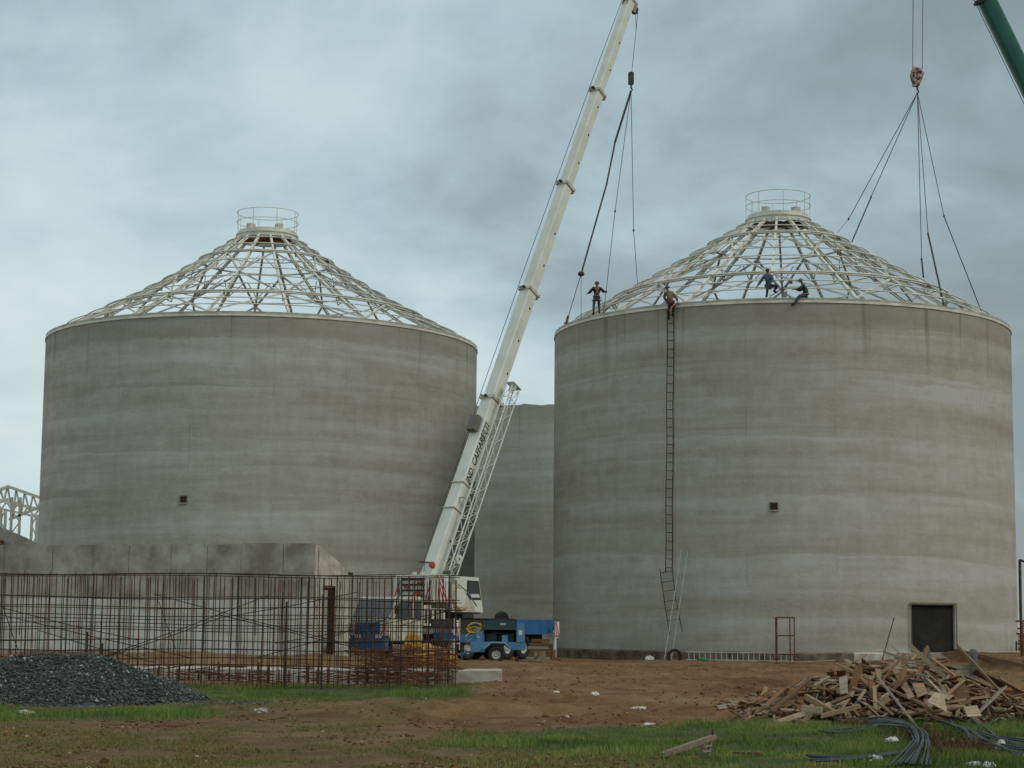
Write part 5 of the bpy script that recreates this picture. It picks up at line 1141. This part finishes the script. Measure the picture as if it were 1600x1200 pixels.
pl_px(1253, 1107, 1285, 1110, 33.1, 33.0, .12, .1, 4, 'short pale block at the left foot of the lumber pile')
pl_px(1282, 1119, 1345, 1103, 32.9, 33.0, .09, .07, 0, 'rough rounded beam lying along the foot of the lumber pile')
pl_px(1205, 1112, 1265, 1062, 33.6, 34.2, .1, .05, 2, 'brown beam sloping up at the left end of the lumber pile')
def panel(pts, Y, th, m_, label):
    c = sum((at(x, y, Y) for x, y in pts), Vector())/len(pts); v0 = [at(x, y, Y+.25*(y < sum(q[1] for q in pts)/4))-c for x, y in pts]
    mb = MB(); k = len(v0); mb.add(v0+[v+Vector((0, th, .01)) for v in v0], [tuple(range(k)), tuple(range(k, 2*k))[::-1]]+[(i, (i+1) % k, k+(i+1) % k, k+i) for i in range(k)])
    o = mb.build('board', WOODS[m_]); o.location = c; return tag(o, label, 'board')
panel([(1450, 1096), (1462, 1082), (1476, 1089), (1480, 1113)], 33.0, .03, 4, 'large pale square board tilted at the front right of the lumber pile')
panel([(1425, 1068), (1443, 1068), (1450, 1083), (1434, 1090)], 33.6, .03, 0, 'square nailed panel near the middle of the lumber pile')
panel([(1311, 1060), (1324, 1056), (1325, 1082), (1313, 1085)], 33.7, .03, 1, 'grey green narrow board standing upright in the lumber pile')
panel([(1486, 1078), (1508, 1068), (1519, 1098), (1500, 1104)], 33.5, .03, 2, 'brown board leaning at the right shoulder of the lumber pile')
panel([(1397, 1026), (1407, 1022), (1408, 1052), (1399, 1054)], 34.9, .03, 1, 'pale rounded board standing upright on top of the lumber pile')
panel([(1418, 1036), (1430, 1034), (1441, 1052), (1428, 1056)], 34.7, .03, 0, 'brown board propped near the top of the lumber pile')
panel([(1506, 1105), (1527, 1103), (1534, 1118), (1512, 1120)], 32.9, .03, 4, 'flat board on the grass right of the blue bag')
bc = gpt(1493, 1113); blob('blue_bag', 'crumpled blue plastic bag at the foot of the lumber pile', 'bag', (bc.x, bc.y, bc.z), (.14, .1, .12), mat('bag_blue', (.05, .13, .25), .5, .5, 8), 12, .3)

# ------------------------------------------------------------------ front debris
def on_ground(px, py, dz=0): p = gpt(px, py); p.z += dz; return p
T = thing('broken_beam', 'weathered grey beam propped at an angle on a small frame in the front grass', 'beam', on_ground(1030, 1185))
a, b = on_ground(1034, 1186, .05), at(1122, 1153, 24.0); b = Vector((b.x, a.y+.5, .27+gz(b.x, a.y))); 
MB().bar(a, b, .085, .06).build('beam_timber', mat('grey_beam', (.26, .2, .145), .95, .4, 5, stretch=(.6, 4, 4)), T, world=True)
for px in (1093, 1107): q = on_ground(px, 1184, .02); e = a.lerp(b, .93 if px == 1107 else .8)+Vector((0, -.04, .0)); MB().bar(q, e, .03, .03).build('strut', WOODS[1], T, world=True)
for t_ in (.3, .6): q0 = on_ground(1093, 1184, .02).lerp(a.lerp(b, .8), t_); q1 = on_ground(1107, 1184, .02).lerp(a.lerp(b, .93), t_); MB().bar(q0, q1, .09, .02).build('cross_board', WOODS[1], T, world=True)
MB().tube([b-ax*0+Vector((-.03, -.03, -.03)), b+Vector((-.03, -.03, .09))], .012, 6).build('nail', RUSTD, T, world=True)
a = on_ground(1022, 1184, .02); b = on_ground(1092, 1186, .02); tag(MB().bar(a, b, .06, .03).build('plank', WOODS[3], loc=tuple(a)), 'thin orange brown plank on the grass under the propped grey beam', 'plank')
a = on_ground(1145, 1180, .03); b = on_ground(1188, 1181, .03); tag(MB().bar(a, b, .06, .03).build('plank', WOODS[2], loc=tuple(a)), 'short brown plank alone in the grass right of the propped beam', 'plank')
a = on_ground(693, 1092, .03); b = on_ground(728, 1094, .03); tag(MB().bar(a, b, .1, .04).build('plank', WOODS[4], loc=tuple(a)), 'short pale plank on the soil below the end of the rebar cage', 'plank')
a = at(520, 1031, 70); b = at(554, 1027, 70); a.z = gz(a.x, 70)+.05; b.z = gz(b.x, 70)+.2; tag(MB().bar(a, b, .1, .05).build('plank', WOODS[4], loc=tuple(a)), 'pale plank lying behind the rebar mats below the bunker corner', 'plank')
# grey-black pipes
def pipe(label, pix, r, group=None, lift=.05):
    pts = [on_ground(p[0], p[1], lift+(p[2] if len(p) > 2 else 0)) for p in pix]; sm = []
    for i in range(len(pts)-1):
        p0, p1, p2, p3 = pts[max(0, i-1)], pts[i], pts[i+1], pts[min(len(pts)-1, i+2)]
        for k in range(5):
            t_ = k/5; sm.append(.5*((2*p1)+(p2-p0)*t_+(2*p0-5*p1+4*p2-p3)*t_*t_+(3*p1-p0-3*p2+p3)*t_**3))
    sm.append(pts[-1]); o = MB().tube(sm, r, 7).build('pipe', PIPE, smooth=True, loc=tuple(pts[0])); return tag(o, label, 'pipe', group)
PR = random.Random(31)
for i in range(13):
    d = (i-6)*1.0+PR.uniform(-1.6, 1.6); e_ = PR.uniform(-1, 1); pipe('dark grey pipe curving down among the bundle in the front grass', [(1352+d*2.2, 1137+d*.5, .02), (1392+d*1.6, 1139+d*.9, .07), (1424+d*1.5, 1150+d*.8+e_, .08+.04*e_), (1440+d*1.7, 1166+e_, .1+.05*e_), (1440+d*2.4, 1183, .08-.04*e_), (1428+d*4.6+6*e_, 1203+abs(d)*.5, .02)], .0125, 'pipes curving in the bundle')
for i in range(3): pipe('dark grey pipe lying flat, pointing left from the top of the bundle', [(1280+i*6, 1147+i*1.2), (1340, 1141+i*1.5), (1396, 1133+i*1.5, .05)], .016, 'flat pipes pointing left from the bundle top')
for i in range(4): pipe('black pipe lying low in the front grass, ending left beside white litter', [(1260+i*3, 1190+i*2), (1340, 1188+i*1.4), (1400, 1183+i*1.2, .02), (1452-i*4, 1176+i*1.0, .03)], .017, 'black pipes lying low at the front')
for i in range(8): e_ = PR.uniform(-1, 1); pipe('dark pipe running right out of the heap of pipes at the right edge', [(1446+i*8, 1126+i*3.5+3*e_, .06), (1485+i*5, 1146+i*2-2*e_, .1), (1530+10*e_, 1156+i*2.2, .05+.04*e_), (1602, 1160+i*4+4*e_)], .013, 'pipes running to the right edge')
for i, (p0, p1) in enumerate((((1466, 1112, .12), (1500, 1150)), ((1514, 1128, .1), (1545, 1158)), ((1557, 1128, .12), (1540, 1152)), ((1520, 1135, .06), (1560, 1160)))):
    pipe(['dark pipe sticking up left of the right hand pipe heap', 'dark pipe rising leftward in the middle of the right hand heap', 'dark pipe rising to the right in the right hand heap', 'lowest short pipe crossing the right hand heap'][i], [p0, ((p0[0]+p1[0])/2, (p0[1]+p1[1])/2, .06), p1], .018)
for i, (x0_, y0_, x1_, y1_) in enumerate(((1550, 1088, 1575, 1130), (1580, 1096, 1602, 1140))):
    a = on_ground(x1_, y1_); c_ = at(x0_, y0_, a.y); tag(MB().tube([a, (a+c_)/2+Vector((.03, 0, 0)), c_], .012, 6).build('rusty_rod', RUST, loc=tuple(a)), ['thin rusty rod leaning left out of the grass, left of another one', 'thin rusty rod leaning left out of the grass at the right edge'][i], 'rod')
def litter(px, py, r, seed, label, m_=WHITE, name='litter', cat='litter'):
    p = on_ground(px, py); r = tuple(q*.68 for q in r); return blob(name, label, cat, (p.x, p.y, p.z), r, m_, seed, .4)
for i, (px, py, r, lb) in enumerate(((1366, 1190, (.14, .08, .08), 'crumpled white bag beside the black pipes in the front grass'), (1564, 1170, (.09, .07, .13), 'upright white scrap on the pipes near the right edge'), (1522, 1196, (.11, .06, .05), 'white scrap at the bottom edge, left of another one'), (1545, 1198, (.12, .06, .06), 'white scrap at the bottom edge near the right corner'),
    (1394, 1159, (.12, .08, .07), 'pale grey crumpled sheet beside the curving pipes'), (1487, 1157, (.08, .05, .04), 'small white scrap between the two pipe heaps'), (930, 1080, (.13, .1, .1), 'white bag lying on the brown soil in the middle of the yard'), (869, 1090, (.1, .07, .05), 'small white scrap on the soil left of the white bag'),
    (1015, 1031, (.3, .16, .2), 'white rag on the soil near the foot of the leaning ladder'), (38, 1117, (.22, .12, .09), 'pale stone in the grass below the gravel heap'), (409, 1113, (.16, .1, .09), 'pale stone on the sparse grass left of centre'), (998, 1118, (.16, .06, .05), 'long white scrap in a wheel rut'),
    (1015, 1134, (.14, .05, .04), 'flat white scrap at the edge of the front grass'), (287, 1169, (.07, .03, .02), 'tiny red scrap in the thin grass at the left'), (1167, 1120, (.1, .1, .06), 'pale splinter at the left foot of the lumber pile'))):
    litter(px, py, r, 60+i, lb, {9: CONCL, 10: CONCL, 13: RED, 14: WOODS[4]}.get(i, WHITE), 'pale_stone' if i in (9, 10) else 'litter', 'stone' if i in (9, 10) else 'litter')

# ------------------------------------------------------------------ clods, grass, weeds
n = 26000; Y = 20+rng.random(n)**1.1*62; X = rng.uniform(-.30, .30, n)*Y
cl_ = fbm(X*.9, Y*.6, 3, 91); lu_, sp_ = grass_mask(X, Y); keep = (rng.random(n) < np.clip((cl_-.47)*9, .03, 1)) & (lu_ < .5); X, Y = X[keep], Y[keep]
P, F = scatter('c', X, Y, height(X, Y)+.005, rng.uniform(.012, .045, len(X))*np.where(rng.random(len(X)) < .05, 1.8, 1), None, .6, seed=8)
CL = tint_mat('clod_soil', [(0, (.06, .027, .01)), (.5, (.12, .062, .022)), (.93, (.2, .12, .055)), (1, (.4, .33, .24))])
tag(npmesh('soil_clods', P, F, [CL], attr=np.repeat(rng.random(len(X)), 6)), 'loose clods and small stones strewn over the brown yard', 'clods', kind='stuff')
def blades(name, X, Y, hgt, wd, tint, m_, lab, cat, lean=.6, seed=4):
    r_ = np.random.default_rng(seed); n = len(X); a = r_.uniform(0, 6.28, n); la = r_.uniform(0, 6.28, n); ln = r_.uniform(.1, lean, n)*hgt; Z = height(X, Y)-.01
    dx, dy = np.cos(a)*wd/2, np.sin(a)*wd/2; mx_, my_ = X+np.cos(la)*ln*.35, Y+np.sin(la)*ln*.35
    P = np.stack([np.stack([X-dx, Y-dy, Z], -1), np.stack([X+dx, Y+dy, Z], -1), np.stack([mx_+dx*.7, my_+dy*.7, Z+hgt*.6], -1), np.stack([mx_-dx*.7, my_-dy*.7, Z+hgt*.6], -1), np.stack([X+np.cos(la)*ln, Y+np.sin(la)*ln, Z+hgt], -1)], 1).reshape(-1, 3)
    o = (np.arange(n)*5)[:, None]; F = np.concatenate([o+np.array([[0, 1, 2]]), o+np.array([[0, 2, 3]]), o+np.array([[3, 2, 4]])])
    return tag(npmesh(name, P, F, [m_], attr=np.repeat(tint, 5)), lab, cat, kind='stuff')
GR = tint_mat('grass_blades', [(0, (.05, .085, .022)), (.35, (.10, .165, .038)), (.7, (.165, .235, .055)), (.9, (.26, .28, .08)), (1, (.34, .29, .12))], .7, .2, .3)
n = 520000; Y = 20.5+rng.random(n)**1.25*31; X = rng.uniform(-.30, .30, n)*Y
lu_, sp_ = grass_mask(X, Y); cl_ = fbm(X*1.3, Y*.9, 3, 41); k = rng.random(n) < lu_*np.clip((cl_-.34)*3.4, .06, 1); X, Y, cl_ = X[k], Y[k], cl_[k]
h_ = (.035+.10*np.clip((fbm(X*.6, Y*.5, 3, 43)-.34)*3, 0, 1))*rng.uniform(.5, 1.25, len(X))
tn_ = np.clip(.38+(cl_-.5)*1.4+rng.normal(0, .17, len(X))+.28*(Y < 25.2)*(X < 4), 0, 1)
print('grass blades', len(X)); blades('grass', X, Y, h_, rng.uniform(.008, .016, len(X)), tn_, GR, 'lush green grass at the front right and along the foot of the rebar cage', 'grass')
n = 260000; Y = 20.5+rng.random(n)**1.2*22; X = rng.uniform(-.30, .22, n)*Y
lu_, sp_ = grass_mask(X, Y); k = rng.random(n) < sp_*(1-lu_)*np.clip((fbm(X*1.6, Y*1.2, 3, 47)-.36)*4, 0, 1); X, Y = X[k], Y[k]
GS = tint_mat('sparse_grass_blades', [(0, (.08, .1, .025)), (.5, (.165, .16, .05)), (1, (.27, .22, .09))], .8, .2, .2)
blades('sparse_grass', X, Y, rng.uniform(.02, .055, len(X)), rng.uniform(.007, .013, len(X)), np.clip(rng.normal(.5, .25, len(X)), 0, 1), GS, 'thin yellowish grass on the trodden soil in the foreground', 'grass', .9, 6)
# dry brown weeds between the pipes
X = []; Y = []
for (px, py, s_) in ((1455, 1160, .5), (1480, 1168, .5), (1500, 1172, .45), (1520, 1182, .45), (1440, 1152, .3), (1345, 1136, .3), (1470, 1185, .4)):
    p = gpt(px, py); q = rng.normal(0, s_*.5, (260, 2)); X += list(p.x+q[:, 0]); Y += list(p.y+q[:, 1]*1.2)
X = np.array(X); Y = np.array(Y); DW = tint_mat('dry_weed_stems', [(0, (.045, .025, .013)), (.6, (.12, .065, .03)), (1, (.2, .13, .06))])
blades('dry_weeds', X, Y, rng.uniform(.08, .24, len(X)), rng.uniform(.008, .014, len(X)), rng.random(len(X)), DW, 'dry brown weeds growing between the pipe heaps', 'weeds', 1.0, 9)
